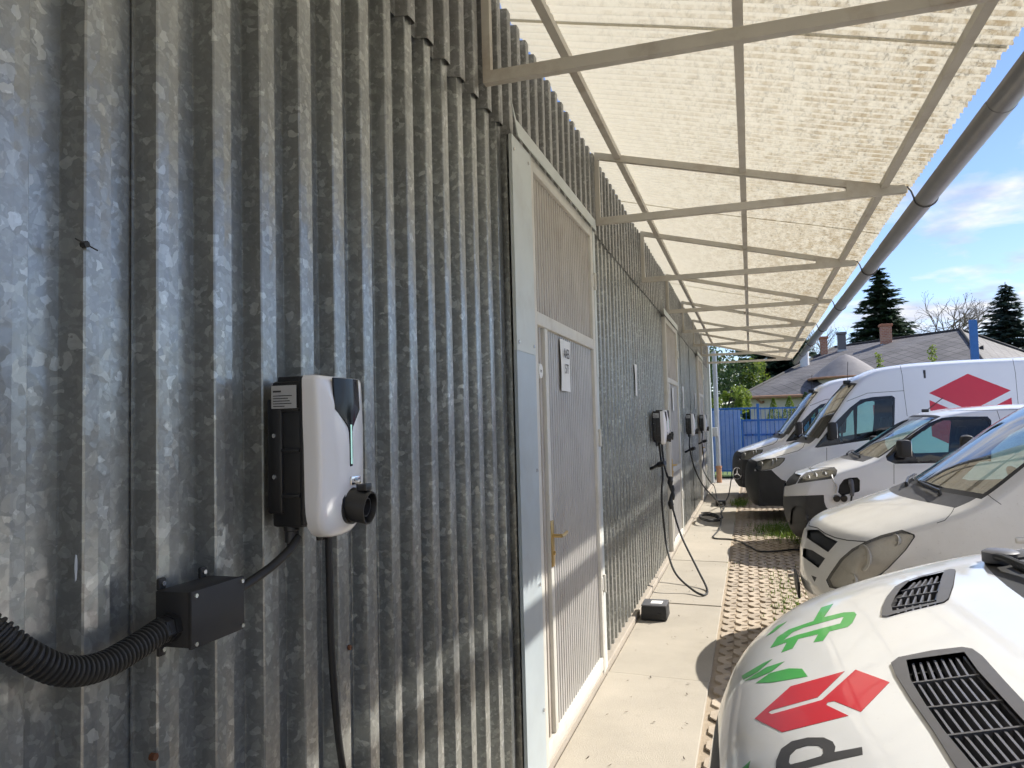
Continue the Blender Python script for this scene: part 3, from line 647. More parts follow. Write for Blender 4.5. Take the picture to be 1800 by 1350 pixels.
cable('charging_cable', [(.09, 8.70, 1.49), (.09, 8.71, 1.38), (.11, 8.70, 1.2), (.15, 8.66, 1.08)], .0115, 'short black cable from the double charger to its hanging plug')
cable('charging_cable', [(.09, 12.86, 1.48)] + P3([(1212,785,'X',.10),(1220,820,'X',.14),(1235,852,'X',.24),(1255,875,'X',.38),(1266,890,'Z',.014),(1268,910,'Z',.014),(1264,930,'Z',.012),(1254,945,'Z',.012),(1283,948,'Z',.012),(1300,952,'Z',.012),(1318,961,'Z',.010),(1335,969,'Z',.008),(1362,969,'Z',.008),(1400,966,'Z',.008),(1440,970,'Z',.01)]), .0115, 'long black cable from past the second door crossing the pavers to a van')
lp = [(.33+.16*math.cos(a), 13.2+.42*math.sin(a), .03+.012*k/6+.05*math.sin(a*.5)**2) for k, a in enumerate([2*math.pi*j/12 for j in range(30)])]
cable('charging_cable', lp, .011, 'loose coil of black cable lying against the shed foot', segs=5)
cable('charging_cable', [(.09, 16.30, 1.48)] + P3([(1234,780,'X',.10),(1237,805,'X',.12),(1235,822,'X',.14),(1247,845,'X',.30),(1256,856,'Z',.10)]) + [(.36, 15.6, .11)], .0115, 'black cable from the farthest charger to the small box on the slab')
ab = thing('adaptor_box', 'small black adaptor box propped on the slab below the farthest charger', 'adaptor', (.42, 15.75, .0))
MB().bbox((-.10, -.06, .02), (.10, .06, .11), .012).build('case', 'black_plastic', ab, 'auto'); MB().bbox((-.02, -.0615, .05), (.03, -.0605, .08), .0).build('label', 'sticker', ab)
for x in (-.07, .07): MB().bbox((x-.015, -.05, -.006), (x+.015, .05, .022), .003).build('foot', 'rubber', ab)
cable('charging_cable', [(.50, 15.78, .07), (.56, 16.3, .16), (.60, 16.9, .38), (.62, 17.4, .55)], .0115, 'black cable rising from the adaptor box to the star badge van')
cable('charging_cable', [(.46, 15.68, .05), (.50, 15.2, .012), (.47, 14.4, .012), (.52, 13.8, .012), (.44, 13.5, .012)], .0115, 'black cable along the slab from the adaptor box to the coil')

# black box on the slab
bb = thing('plastic_box', 'black plastic box with white label lying on the slab near the first door', 'box', (.19, 6.80, .002))
m = MB().bbox((-.112, -.125, .0), (.112, .125, .118), .008); m.v = [(x*(1-.05*z/.12), y*(1-.03*z/.12), z) for x, y, z in m.v]; m.build('case', 'black_matt', bb, 'auto')
MB().bbox((-.108, -.122, .116), (.108, .122, .128), .005).build('lid', 'vent_grey', bb, 'auto')
MB().box((-.035, -.05, .1284), (.065, .055, .1292)).build('label', 'paper', bb)
MB().bbox((.02, -.129, .03), (.07, -.118, .06), .003).build('latch', 'rubber', bb)
# ------------------------------------------------------------------ vans
from mathutils.bvhtree import BVHTree
def pchip(xs, ys):
    n = len(xs); h = [xs[i+1]-xs[i] for i in range(n-1)]; d = [(ys[i+1]-ys[i])/h[i] for i in range(n-1)]; m = [0]*n; m[0] = d[0]; m[-1] = d[-1]
    for i in range(1, n-1):
        if d[i-1]*d[i] > 0:
            w1 = 2*h[i]+h[i-1]; w2 = h[i]+2*h[i-1]; m[i] = (w1+w2)/(w1/d[i-1]+w2/d[i])
    def f(x):
        x = min(max(x, xs[0]), xs[-1]); i = 0
        while i < n-2 and x > xs[i+1]: i += 1
        t = (x-xs[i])/h[i]; t2 = t*t; t3 = t2*t
        return (2*t3-3*t2+1)*ys[i]+(t3-2*t2+t)*h[i]*m[i]+(-2*t3+3*t2)*ys[i+1]+(t3-t2)*h[i]*m[i+1]
    return f
def lin(tab):
    def f(x):
        if x <= tab[0][0]: return tab[0][1]
        for (a, p), (b, q) in zip(tab, tab[1:]):
            if x <= b: return p+(q-p)*(x-a)/(b-a)
        return tab[-1][1]
    return f
def inpoly(x, y, P):
    c = False; j = len(P)-1
    for i in range(len(P)):
        if (P[i][1] > y) != (P[j][1] > y) and x < (P[j][0]-P[i][0])*(y-P[i][1])/(P[j][1]-P[i][1])+P[i][0]: c = not c
        j = i
    return c
class Van:
    def __init__(s, name, label, nose, Yc, H, knots, wtab, L, sill, bow=(.28, 1.6, 2.6), taper=(.10, .9), n=4.2, yaw=0):
        s.nose, s.Yc, s.H, s.sill, s.L, s.bow, s.taper = nose, Yc, H, sill, L, bow, taper
        s.T = thing(name, label, 'van', (nose, Yc, 0), 'vans parked nose to the shed')
        s.org = CAM-Vector((nose, Yc, 0)); s.parts = {0: ('body', None)}; s.w = lin(wtab); s.knots = knots
        ch = [0]
        for (x0, z0, _), (x1, z1, _) in zip(knots, knots[1:]): ch.append(ch[-1]+math.hypot(x1-x0, z1-z0))
        fx_, fz_, fr_ = (pchip(ch, [k[i] for k in knots]) for i in range(3)); s.prof = (fx_, fz_, fr_, ch)
        S = []; q = 0
        while q < ch[-1]:
            S.append(q); q += .028 if fx_(q) < .25 else .05 if fx_(q) < 2.4 else .2
        S.append(ch[-1]); s.S = S
        fm = [0, .14, .28, .42, .55, .66, .75]; ph0 = math.asin(.75**(n/2)); F = fm+[math.sin(ph0+(math.pi/2-ph0)*k/8)**(2/n) for k in range(1, 9)]
        s.F = F; bm = bmesh.new(); lay = bm.faces.layers.int.new('pid'); m = len(F)-1; m2 = 16; rows = []
        s.rowinfo = []
        for q in S:
            e = 1e-3; tx = fx_(q+e)-fx_(max(q-e, 0)); tz = fz_(q+e)-fz_(max(q-e, 0)); l = math.hypot(tx, tz) or 1; N = (tz/l, -tx/l)
            x, z, r = fx_(q), fz_(q), fr_(q); xe, ze = x+N[0]*r, z+N[1]*r; hw = s.ys0(xe, ze); row = []
            for f in F:
                off = r*(1-max(0, 1-f**n)**(1/n)); row.append((x+N[0]*off, hw*f, z+N[1]*off))
            side = []
            for k in range(1, m2+1):
                t = k/m2; zz = ze+(sill-ze)*t; side.append((xe, s.ys0(xe, zz), zz))
            rows.append(row+side)
        K = m+m2
        full = []
        for row in rows:
            a = [bm.verts.new(s.warp(Vector((p[0], -p[1], p[2])))) for p in reversed(row[1:])]; b = [bm.verts.new(s.warp(Vector(p))) for p in row]; full.append(a+b)
        for i in range(len(full)-1):
            for j in range(2*K):
                vs = [full[i][j], full[i+1][j], full[i+1][j+1], full[i][j+1]]
                if (vs[0].co-vs[3].co).length < 1e-6 and (vs[1].co-vs[2].co).length < 1e-6: continue
                f = bm.faces.new(vs); f[lay] = 0
                xm = fx_((S[i]+S[i+1])/2); s.rowinfo.append((f, (S[i]+S[i+1])/2, xm, abs((j+.5)-K)/1.0))
        s.m = m; s.K = K; bm.normal_update(); bmesh.ops.recalc_face_normals(bm, faces=bm.faces[:]); bm.normal_update()
        c = max(bm.faces, key=lambda f: f.calc_center_median().z)
        if c.normal.z < 0: bmesh.ops.reverse_faces(bm, faces=bm.faces[:]); bm.normal_update()
        s.bm = bm; s.lay = lay
    def ys0(s, x, z): return s.H*s.w(z)-s.taper[0]*max(0, 1-x/s.taper[1])**2
    def warp(s, p):
        B, Xf, pw = s.bow; fall = max(0, 1-p.x/Xf); p.x += B*(abs(p.y)/s.H)**pw*fall*(2-fall)*.5 if fall > 0 else 0; return p
    def unwarp_x(s, x, y):
        q = x
        for _ in range(12): q = x-(s.warp(Vector((q, y, 0))).x-q)
        return q
    def px(s, p, mir=False):
        q = Vector(p)
        if mir: q.y = -q.y
        q = q-s.org; d = q.dot(AX_F); d = max(d, .05); return (900+FPX*q.dot(AX_R)/d, 675-FPX*q.dot(AX_U)/d)
    def side(s, x, z): return (x, -s.ys0(x, z), z)
    def sidepoly(s, pts): return [s.px(s.warp(Vector(s.side(x, z)))) for x, z in pts]
    def addpart(s, name, mat, parent=None): i = len(s.parts); s.parts[i] = (name, mat, parent); return i
    def grid(s, pid, x0, x1, f0, f1):            # faces of the top skin by profile x and lateral fraction
        for f, q, xm, j in s.rowinfo:
            if j < s.m and x0 < xm < x1 and f0 <= s.F[min(int(j), s.m-1)] < f1: f[s.lay] = pid
    def carve(s, P, pid, both=True, filt=None, back=False):
        for mir in ((False, True) if both else (False,)): s._carve(P, pid, mir, filt)
    def _carve(s, P, pid, mir, filt):
        bm = s.bm; o = s.org.copy()
        if mir: o.y = -o.y
        xs = [p[0] for p in P]; ys = [p[1] for p in P]; bb = (min(xs), max(xs), min(ys), max(ys)); cache = {}
        def fb(f):
            if f not in cache:
                q = [s.px(v.co, mir) for v in f.verts]; cache[f] = (min(a[0] for a in q), max(a[0] for a in q), min(a[1] for a in q), max(a[1] for a in q))
            return cache[f]
        cand = set()
        for f in bm.faces:
            c = f.calc_center_median()
            if f.normal.dot(o-c) <= 0 or (filt and not filt(c)): continue
            b = fb(f)
            if b[0] <= bb[1] and b[1] >= bb[0] and b[2] <= bb[3] and b[3] >= bb[2]: cand.add(f)
        for i in range(len(P)):
            a, b = P[i], P[(i+1) % len(P)]
            if abs(a[0]-b[0])+abs(a[1]-b[1]) < 1e-6: continue
            n = ray(*a).cross(ray(*b)).normalized()
            if mir: n.y = -n.y
            e = .02; sb = (min(a[0], b[0])-e, max(a[0], b[0])+e, min(a[1], b[1])-e, max(a[1], b[1])+e)
            sel = [f for f in cand if (lambda q: q[0] <= sb[1] and q[1] >= sb[0] and q[2] <= sb[3] and q[3] >= sb[2])(fb(f))]
            if not sel: continue
            ed = {x for f in sel for x in f.edges}; ve = {x for f in sel for x in f.verts}
            r = bmesh.ops.bisect_plane(bm, geom=sel+list(ed)+list(ve), dist=2e-5, plane_co=o, plane_no=n)
            cand -= set(sel)
            for f in sel: cache.pop(f, None)
            for g in r['geom']:
                if isinstance(g, bmesh.types.BMFace): cache.pop(g, None); cand.add(g)
            cand = {f for f in cand if f.is_valid}
        for f in cand:
            if inpoly(*s.px(f.calc_center_median(), mir), P): f[s.lay] = pid
    def line(s, pts, w, pid, both=True, filt=None):
        for a, b in zip(pts, pts[1:]):
            dx, dy = b[0]-a[0], b[1]-a[1]; l = math.hypot(dx, dy); nx, ny = -dy/l*w/2, dx/l*w/2; ex, ey = dx/l*w*.3, dy/l*w*.3
            s.carve([(a[0]+nx-ex, a[1]+ny-ey), (b[0]+nx+ex, b[1]+ny+ey), (b[0]-nx+ex, b[1]-ny+ey), (a[0]-nx-ex, a[1]-ny-ey)], pid, both, filt)
    def bvh(s): s.tree = BVHTree.FromBMesh(s.bm)
    def surf(s, x, y):
        h = s.tree.ray_cast(s.org, ray(x, y).normalized()); return h[0], h[1]
    def finish(s, bodymat, offs={}, lining=2.9):
        bm = s.bm; bm.normal_update(); N = {v.index: v.normal.copy() for v in bm.verts}; bm.verts.index_update(); N = [v.normal.copy() for v in bm.verts]; out = {}
        for pid, info in s.parts.items():
            fs = [f for f in bm.faces if f[s.lay] == pid]
            if not fs: continue
            off = offs.get(info[0], 0); groups = [fs] if (pid == 0 or len(info) > 3) else s.islands(fs)
            for g in groups:
                ids = {}; vs = []; ns = []; faces = []
                for f in g:
                    q = []
                    for v in f.verts:
                        if v.index not in ids: ids[v.index] = len(vs); vs.append(v.co+N[v.index]*off); ns.append(N[v.index])
                        q.append(ids[v.index])
                    faces.append(q)
                me = bpy.data.meshes.new(info[0]); me.from_pydata(vs, [], faces); me.polygons.foreach_set('use_smooth', [True]*len(faces)); me.normals_split_custom_set_from_vertices(ns)
                par = s.T
                if len(info) > 2 and info[2] and out.get(info[2]): par = out[info[2]][0]
                o = link(info[0], me, info[1] or bodymat, par); out.setdefault(info[0], []).append(o)
        # inner lining of the cab, with the returns round the openings
        ids = {}; vs = []; faces = []
        def gv(v, k):
            if (v.index, k) not in ids: ids[(v.index, k)] = len(vs); vs.append(v.co-N[v.index]*(.028 if k else .0005))
            return ids[(v.index, k)]
        glassy = {i for i, q in s.parts.items() if q[0] in ('windscreen', 'side_window')}
        hole = {i for i, q in s.parts.items() if q[0] in ('headlight', 'vent_recess', 'charging_port', 'air_inlet', 'grille', 'hood_vent')}
        for f in bm.faces:
            if f[s.lay] in glassy or f[s.lay] in hole or f.calc_center_median().x > lining: continue
            faces.append([gv(v, 1) for v in reversed(f.verts)])
            for e in f.edges:
                if any(g[s.lay] in glassy for g in e.link_faces): faces.append([gv(e.verts[0], 0), gv(e.verts[1], 0), gv(e.verts[1], 1), gv(e.verts[0], 1)])
        me = bpy.data.meshes.new('cabin_lining'); me.from_pydata(vs, [], faces); link('cabin_lining', me, 'trim', s.T)
        bm.free(); s.out = out; return out
    def islands(s, fs):
        S = set(fs); out = []
        while S:
            st = [S.pop()]; g = []
            while st:
                f = st.pop(); g.append(f)
                for v in f.verts:
                    for k in v.link_faces:
                        if k in S: S.remove(k); st.append(k)
            out.append(g)
        return out
    def inner(s, belt, cowlx, roofz, wheelx, wheelr=.34, seatx=1.75, wb=3.2):
        T = s.T; H = s.H
        MB().box((.25, -H*.88, s.sill+.01), (s.L-.05, H*.88, s.sill+.05)).build('underbody', 'trim', T)
        MB().box((s.L-.03, -H*.9, s.sill+.02), (s.L, H*.9, roofz-.12)).build('rear_panel', 'van_white', T)
        MB().box((seatx+.85, -H*.9, s.sill+.05), (seatx+.88, H*.9, roofz-.12)).build('bulkhead', 'trim', T)
        m = MB().bbox((cowlx+.02, -H*.82, belt-.50), (cowlx+.50, H*.82, belt-.06), .05); m.build('dashboard', 'trim', T, 'auto')
        for y in (-H*.45, H*.42):
            q = MB().bbox((seatx-.28, y-.26, belt-.72), (seatx+.25, y+.26, belt-.50), .05); se = q.build('seat', 'seat_cloth', T, 'auto')
            MB().bbox((0, -.25, 0), (.13, .25, .68), .05, Matrix.Translation((seatx+.2, y, belt-.52)) @ Matrix.Rotation(R(12), 4, 'Y')).build('backrest', 'seat_cloth', se, 'auto')
            MB().bbox((0, -.13, 0), (.09, .13, .20), .035, Matrix.Translation((seatx+.36, y, belt+.17)) @ Matrix.Rotation(R(12), 4, 'Y')).build('headrest', 'seat_cloth', se, 'auto')
        c = Vector((cowlx+.58, -H*.45, belt-.02)); ax = Vector((.80, 0, .6)).normalized(); b1 = Vector((0, 1, 0)); b2 = ax.cross(b1)
        q = MB().tube([c+(b1*math.cos(a)+b2*math.sin(a))*.19 for a in [2*math.pi*k/24 for k in range(25)]], .016, 8); q.tube([c-ax*.2, c-ax*.02], .05, 8).bar(c-b1*.18, c+b1*.18, .04, .02, ax); q.build('steering_wheel', 'rubber', T, 'auto')
        for xw in (wheelx, wheelx+wb):
            for sd in (-1, 1):
                W = bpy.data.objects.new('wheel', None); COL.objects.link(W); W.parent = T; W.location = (xw, sd*(H-.14), wheelr)
                MB().lathe((0, 0, 0), (0, 1, 0), [(-.09, wheelr*.60), (-.105, wheelr*.70), (-.11, wheelr*.88), (-.085, wheelr), (.085, wheelr), (.11, wheelr*.88), (.105, wheelr*.70), (.09, wheelr*.60)], 36).build('tyre', 'tyre', W, 'auto')
                rm = MB().lathe((0, 0, 0), (0, sd, 0), [(.09, wheelr*.64), (.10, wheelr*.60), (.05, wheelr*.52), (.04, 0)], 32)
                for k in range(5):
                    a = 2*math.pi*k/5; rm.bar((0, sd*.075, 0), (wheelr*.56*math.cos(a), sd*.085, wheelr*.56*math.sin(a)), .07, .03, (0, 1, 0))
                rm.build('rim', 'alloy', W, 'auto')
    def arch(s, xw, r, pid):
        P = s.sidepoly([(xw+r*math.cos(a), .34+r*math.sin(a)) for a in [math.pi*k/12 for k in range(13)]]+[(xw-r, s.sill-.02), (xw+r, s.sill-.02)])
        s.carve(P, pid, True, lambda c: abs(c.y) > s.H*.7 and c.z < 1.0)
    def top(s, x, y, up=.012):
        fx_, fz_, fr_, ch = s.prof; lo, hi = 0, ch[-1]
        for _ in range(40):
            q = (lo+hi)/2
            if fx_(q) < x: lo = q
            else: hi = q
        p = s.warp(Vector((x, y, fz_(q)))); p.z += up; p.x -= up*.5; return p
    def wipers(s, x, w=.6, rise=.05):
        for y0, y1 in ((-w, .02), (.06, w+.06)):
            o = MB().tube([s.top(x-.02, y0, .0), s.top(x-.01, y0, .02), s.top(x+rise*.6, y0*.5+y1*.5, .02), s.top(x+rise, y1, .016)], [.016, .012, .009, .006], 6); wp = s.put('wiper', o, 'black_plastic')
            MB().tube([s.top(x+rise*.9, y0*.85+y1*.15, .008), s.top(x+rise*1.2, y0*.4+y1*.6, .008), s.top(x+rise*1.1, y1*1.05, .008)], .006, 5).build('blade', 'rubber', wp)
    def put(s, name, mb, mat, smooth='auto', parent=None): return mb.build(name, mat, parent or s.T, smooth)
    def mirror(s, x, y, z, wid=.17, hgt=.24, dep=.10):
        for sd in (-1, 1):
            rt = Matrix.Translation((x, sd*y, z)) @ Matrix.Rotation(sd*R(-10), 4, 'Z')
            o = MB().bbox((-dep*.6, -wid/2, -hgt/2), (dep*.4, wid/2, hgt/2), .035, rt); o.tube([rt @ Vector((0, -sd*wid*.4, -hgt*.3)), (x-.06, sd*(y-wid*.9), z-hgt*.45), (x-.05, sd*(y-wid*1.5), z-hgt*.5)], .026, 8)
            mo = s.put('mirror', o, 'black_matt'); MB().bbox((dep*.4-.004, -wid*.42, -hgt*.42), (dep*.4+.003, wid*.42, hgt*.42), .002, rt).build('mirror_glass', 'chrome', mo, 'auto')

def scaleP(P, k):
    cx = sum(p[0] for p in P)/len(P); cy = sum(p[1] for p in P)/len(P); return [(cx+(x-cx)*k, cy+(y-cy)*k) for x, y in P]
Z6 = lambda L: [(1200+x/3, 940+y/3) for x, y in L]
Z5 = lambda L: [(1250+x*.30556, 600+y*.30556) for x, y in L]
Z2 = lambda L: [(1400+x*.14815, 880+y*.14815) for x, y in L]
Z3 = lambda L: [(1380+x*.12588, 780+y*.12588) for x, y in L]
Z8 = lambda L: [(1280+x*.11854, 740+y*.11854) for x, y in L]
front = lambda c: c.x < 1.6

# ---- van 1: foreground hood with vents and printed marks
V = Van('delivery_van', 'nearest white van, its vented hood printed green, red and grey', .90, 2.03, 1.03,
  [(.14,.22,.04),(.05,.34,.05),(0,.58,.05),(.015,.80,.05),(.06,.96,.06),(.18,1.08,.07),(.42,1.18,.08),(.66,1.242,.08),(.76,1.262,.08),(.94,1.29,.08),(1.06,1.36,.08),(1.45,1.75,.09),(1.80,2.10,.11),(2.15,2.33,.14),(2.6,2.44,.16),(3.4,2.48,.16),(5.6,2.48,.16)],
  [(.2,.93),(.5,.97),(.9,1.0),(1.3,.985),(1.8,.95),(2.3,.90),(2.6,.86)], 5.6, .28, (.42, 1.5, 2.6), (.10, .9))
van1 = V
ws = V.addpart('windscreen', 'glass_shield'); seal = V.addpart('windscreen_seal', 'black_matt'); cowl = V.addpart('cowl', 'black_matt')
V.grid(cowl, .765, 1.06, 0, .84); V.grid(seal, 1.06, 2.12, 0, .94); V.grid(ws, 1.11, 2.05, 0, .85)
print_r = V.addpart('red_print', 'car_red'); print_g = V.addpart('green_print', 'car_green'); print_k = V.addpart('grey_print', 'car_grey_print')
hood = lambda c: c.z > .5 and c.x < .9
V.carve(Z6([(380,970),(570,800),(855,720),(712,858),(470,925),(452,938),(470,947),(735,872),(912,712),(1092,778),(940,935),(800,878),(765,885),(757,898),(875,955),(525,1042)]), print_r, False, hood)
V.carve(Z6([(690,455),(730,385),(795,363),(745,435),(850,410),(905,408),(917,420),(895,465),(870,487),(775,510),(740,560),(690,568),(715,525),(610,550),(580,600),(520,622),(550,568),(462,598),(500,540),(560,500)]), print_g, False, hood)
V.carve(Z6([(530,557),(580,515),(640,490),(850,432),(832,468),(740,492),(600,530)]), 0, False, hood)
for L in ([(310,745),(420,680),(475,655),(400,720),(320,765)], [(325,772),(440,700),(538,668),(470,722),(390,757)], [(385,783),(460,730),(560,705),(630,707),(660,748),(560,765),(470,780)], [(310,1235),(358,1192),(345,1240)], [(440,535),(500,480),(550,458),(480,515)]): V.carve(Z6(L), print_g, False, hood)
V.carve(Z6([(490,1250),(495,1190),(520,1130),(575,1090),(660,1070),(745,1070),(792,1092),(806,1118),(800,1147),(946,1120),(950,1160),(800,1192),(600,1245),(560,1262)]), print_k, False, hood)
V.carve(Z6([(560,1200),(566,1165),(600,1130),(660,1112),(715,1113),(740,1130),(742,1152),(730,1168),(640,1195),(570,1212)]), 0, False, hood)
vf = V.addpart('vent_frame', 'vent_grey'); vg = V.addpart('vent_recess', 'black_matt')
V.bvh()
NV = [(1567,1168),(1580,1158),(1640,1146),(1692,1140),(1710,1143),(1728,1156),(1770,1203),(1810,1246),(1862,1305),(1905,1362),(1895,1392),(1860,1405),(1740,1416),(1706,1385),(1679,1347),(1640,1285),(1600,1228),(1575,1188)]
NVi_l = [(1594,1163),(1602,1198),(1628,1241),(1663,1290),(1713,1350),(1750,1392)]; NVi_r = [(1696,1149),(1721,1183),(1762,1228),(1803,1273),(1848,1325),(1876,1368)]
FV = [(1550,1084),(1552,1068),(1560,1050),(1574,1033),(1590,1024),(1620,1014),(1672,1002),(1680,1003),(1676,1030),(1668,1054),(1660,1060),(1600,1074),(1560,1085)]
FVi_l = [(1570,1076),(1567,1066),(1575,1050),(1584,1037),(1600,1022)]; FVi_r = [(1647,1060),(1647,1053),(1651,1037),(1655,1021),(1660,1006)]
V.carve(NV, vf, False, hood); V.carve(NVi_l+NVi_r[::-1], vg, False, hood); V.carve(FV, vf, False, hood); V.carve(FVi_l+FVi_r[::-1], vg, False, hood)
hs = V.addpart('panel_gap', 'black_matt')
grl = V.addpart('grille', 'black_matt'); V.carve(V.sidepoly([]) or [V.px((.02,-.55,.80)), V.px((.02,.55,.80)), V.px((.02,.55,.45)), V.px((.02,-.55,.45))], grl, False, lambda c: c.x < .3)
wa = V.addpart('wheel_arch', 'trim'); V.arch(1.02, .42, wa); V.arch(4.4, .42, wa)
sw = V.addpart('window_seal', 'black_matt'); sg = V.addpart('side_window', 'glass_tint')
def vents(V, Ll, Rr, nfin, inset):
    K = len(Ll); P = lambda k, u: V.surf(Ll[k][0]+(Rr[k][0]-Ll[k][0])*u, Ll[k][1]+(Rr[k][1]-Ll[k][1])*u)
    out = []
    for k in range(1, K-1):
        m = MB(); out.append(('crossbar', m))
        a = [P(k, u/6) for u in range(7)]
        for (p, n), (q, n2) in zip(a, a[1:]): m.bar(p-n*.012, q-n2*.012, .0055, .020, n)
    for k in range(K-1):
        for i in range(nfin):
            m2 = MB(); out.append(('slat', m2)); u = (i+.55)/nfin; p, n = P(k, u); q, n2 = P(k+1, u); m2.bar(p-n*.016, q-n2*.016, .0045, .022, n+Vector((.25, 0, 0)))
    return out
vm = vents(V, NVi_l, NVi_r, 8, 0); vm2 = vents(V, FVi_l, FVi_r, 6, 0)
o = V.finish('van_white', {'vent_recess': -.040, 'vent_frame': .004, 'red_print': .0006, 'green_print': .0006, 'grey_print': .0006, 'windscreen': -.004})
for nm, q in vm: V.put(nm, q, 'vent_grey', False, o['vent_frame'][0])
for nm, q in vm2: V.put(nm, q, 'vent_grey', False, o['vent_frame'][-1])
V.inner(1.36, 1.12, 2.46, 1.02, .34, 2.0, 3.4); V.mirror(1.55, 1.16, 1.55)
# wiper arms and washer tank lid in the cowl
V.wipers(1.0, .55)
for k in range(9): V.put('cowl_louvre', MB().bbox((-.045, -.055, -.006), (.045, .055, .012), .004, Matrix.Translation(V.top(.90, -.64+k*.16, .004)) @ Matrix.Rotation(R(-9), 4, 'Y')), 'cowl_grey')
V.put('washer_cap', MB().lathe(V.top(.83, .62, .0), (0, 0, 1), [(0, .05), (.03, .05), (.036, .04), (.036, 0)], 18), 'vent_grey')
V.put('cowl_hose', MB().tube([V.top(.80, .70, .01), V.top(.84, .50, .03), V.top(.88, .28, .02), V.top(.86, .05, .012)], .012, 8), 'rubber')

# ---- van 2: older off-white van with large headlamp
V = Van('delivery_van', 'older off-white van with a large swept headlamp and two slot grille, second from the camera', 1.37, 6.22, .955,
  [(.12,.24,.04),(.05,.36,.05),(0,.55,.05),(.012,.70,.05),(.05,.85,.055),(.14,.945,.06),(.30,1.01,.06),(.52,1.09,.06),(.70,1.155,.06),(.80,1.20,.06),(1.15,1.43,.07),(1.55,1.69,.09),(1.85,1.83,.11),(2.2,1.90,.12),(2.8,1.93,.12),(5.1,1.92,.12)],
  [(.2,.92),(.45,.97),(.8,1.0),(1.1,.985),(1.4,.94),(1.75,.87),(1.95,.82)], 5.1, .27, (.62, 1.9, 2.2), (.10, .9))
van2 = V
ws = V.addpart('windscreen', 'glass_shield'); seal = V.addpart('windscreen_seal', 'black_matt'); cowl = V.addpart('cowl', 'cowl_grey')
V.grid(cowl, .66, .80, 0, .88); V.grid(seal, .80, 1.82, 0, .93); V.grid(ws, .84, 1.77, 0, .88)
grf = V.addpart('grille_surround', 'chrome'); gr = V.addpart('grille', 'black_matt'); hl = V.addpart('headlight', 'lens_hazy'); hr = V.addpart('headlight_seal', 'black_matt'); gap = V.addpart('panel_gap', 'black_matt'); inl = V.addpart('air_inlet', 'black_matt')
lowf = lambda c: c.x < 1.3 and c.z < 1.15
HL2 = Z2([(350,945),(400,860),(520,690),(660,570),(810,490),(1000,410),(1250,345),(1400,400),(1410,430),(1300,590),(1100,800),(900,970),(700,1080),(520,1060),(390,1030)])
V.carve(HL2, hr, True, lowf); V.carve(scaleP(HL2, .965), hl, True, lowf)
V.line(Z2([(150,300),(250,325),(340,390),(460,440),(600,470),(820,488)]), 1.6, gap, True, lowf)
V.line(Z5([(1300,1045),(1345,1030),(1385,985),(1400,955)]), 1.0, gap, True, lowf)
V.line(Z5([(1575,868),(1620,905),(1668,938)]), 1.2, gap, True)
V.carve(Z2([(130,345),(260,345),(350,420),(490,485),(375,612),(215,505),(120,440)]), gr, True, lowf); V.carve(Z2([(80,560),(190,590),(340,685),(260,800),(160,725),(70,660)]), gr, True, lowf)
V.carve(Z2([(175,885),(240,910),(215,965)]), inl, True, lowf)
sw = V.addpart('window_seal', 'black_matt'); sg = V.addpart('side_window', 'glass_tint')
P = V.sidepoly([(1.12,1.17),(1.25,1.28),(1.62,1.56),(1.80,1.64),(2.30,1.66),(2.34,1.20),(1.2,1.15)]); V.carve(P, sw, True, lambda c: abs(c.y) > .6); V.carve(scaleP(P, .93), sg, True, lambda c: abs(c.y) > .6)
wa = V.addpart('wheel_arch', 'trim'); V.arch(.98, .39, wa); V.arch(4.2, .39, wa)
V.bvh(); lampc = [V.surf(*p) for p in Z2([(800,680),(650,960),(1180,470)])]; rep = V.surf(1797, 950)
o = V.finish('van_white_old', {'windscreen': -.004, 'grille': -.022, 'headlight': .002, 'panel_gap': .0008, 'side_window': -.006})
V.inner(1.22, .86, 1.90, .98, .34, 1.75, 3.2); V.mirror(1.45, 1.08, 1.42)
def lampguts(V, lamps, hlobj, back):
    me = hlobj.data.copy(); me.name = 'reflector'; nn = [v.normal.copy() for v in hlobj.data.vertices]
    for v, n in zip(me.vertices, nn): v.co = v.co-n*back
    me.materials.clear(); link('reflector', me, 'lamp_silver', hlobj)
    for (p, n), r in lamps:
        if p is None: continue
        a = Vector((-.9, -.35, .1)).normalized() if p.y < 0 else Vector((-.9, .35, .1)).normalized(); c = p-n*(back*.55)
        MB().lathe(c, a, [(-.02, r*.7), (.004, r), (.006, r*.94), (-.010, r*.5), (-.010, r*.25), (.0, r*.15), (.002, 0)], 22).build('lamp_bowl', 'lamp_silver', hlobj, 'auto')
near = [q for q in o['headlight'] if sum(v.co.y for v in q.data.vertices) < 0]; far = [q for q in o['headlight'] if q not in near]
[lampguts(V, list(zip(lampc, (.085, .055, .04))) if len(q.data.vertices) == max(len(k.data.vertices) for k in near) else [], q, .022) for q in near]; [lampguts(V, [], q, .022) for q in far]
MB().bbox((-.03, -.26, .40), (-.012, .26, .52), .004).build('number_plate', 'black_matt', V.T)
V.wipers(.80, .58)
if rep[0]: V.put('side_repeater', MB().bbox((-.035, -.008, -.018), (.035, .006, .018), .006, Matrix.Translation(rep[0])), 'lamp_silver')

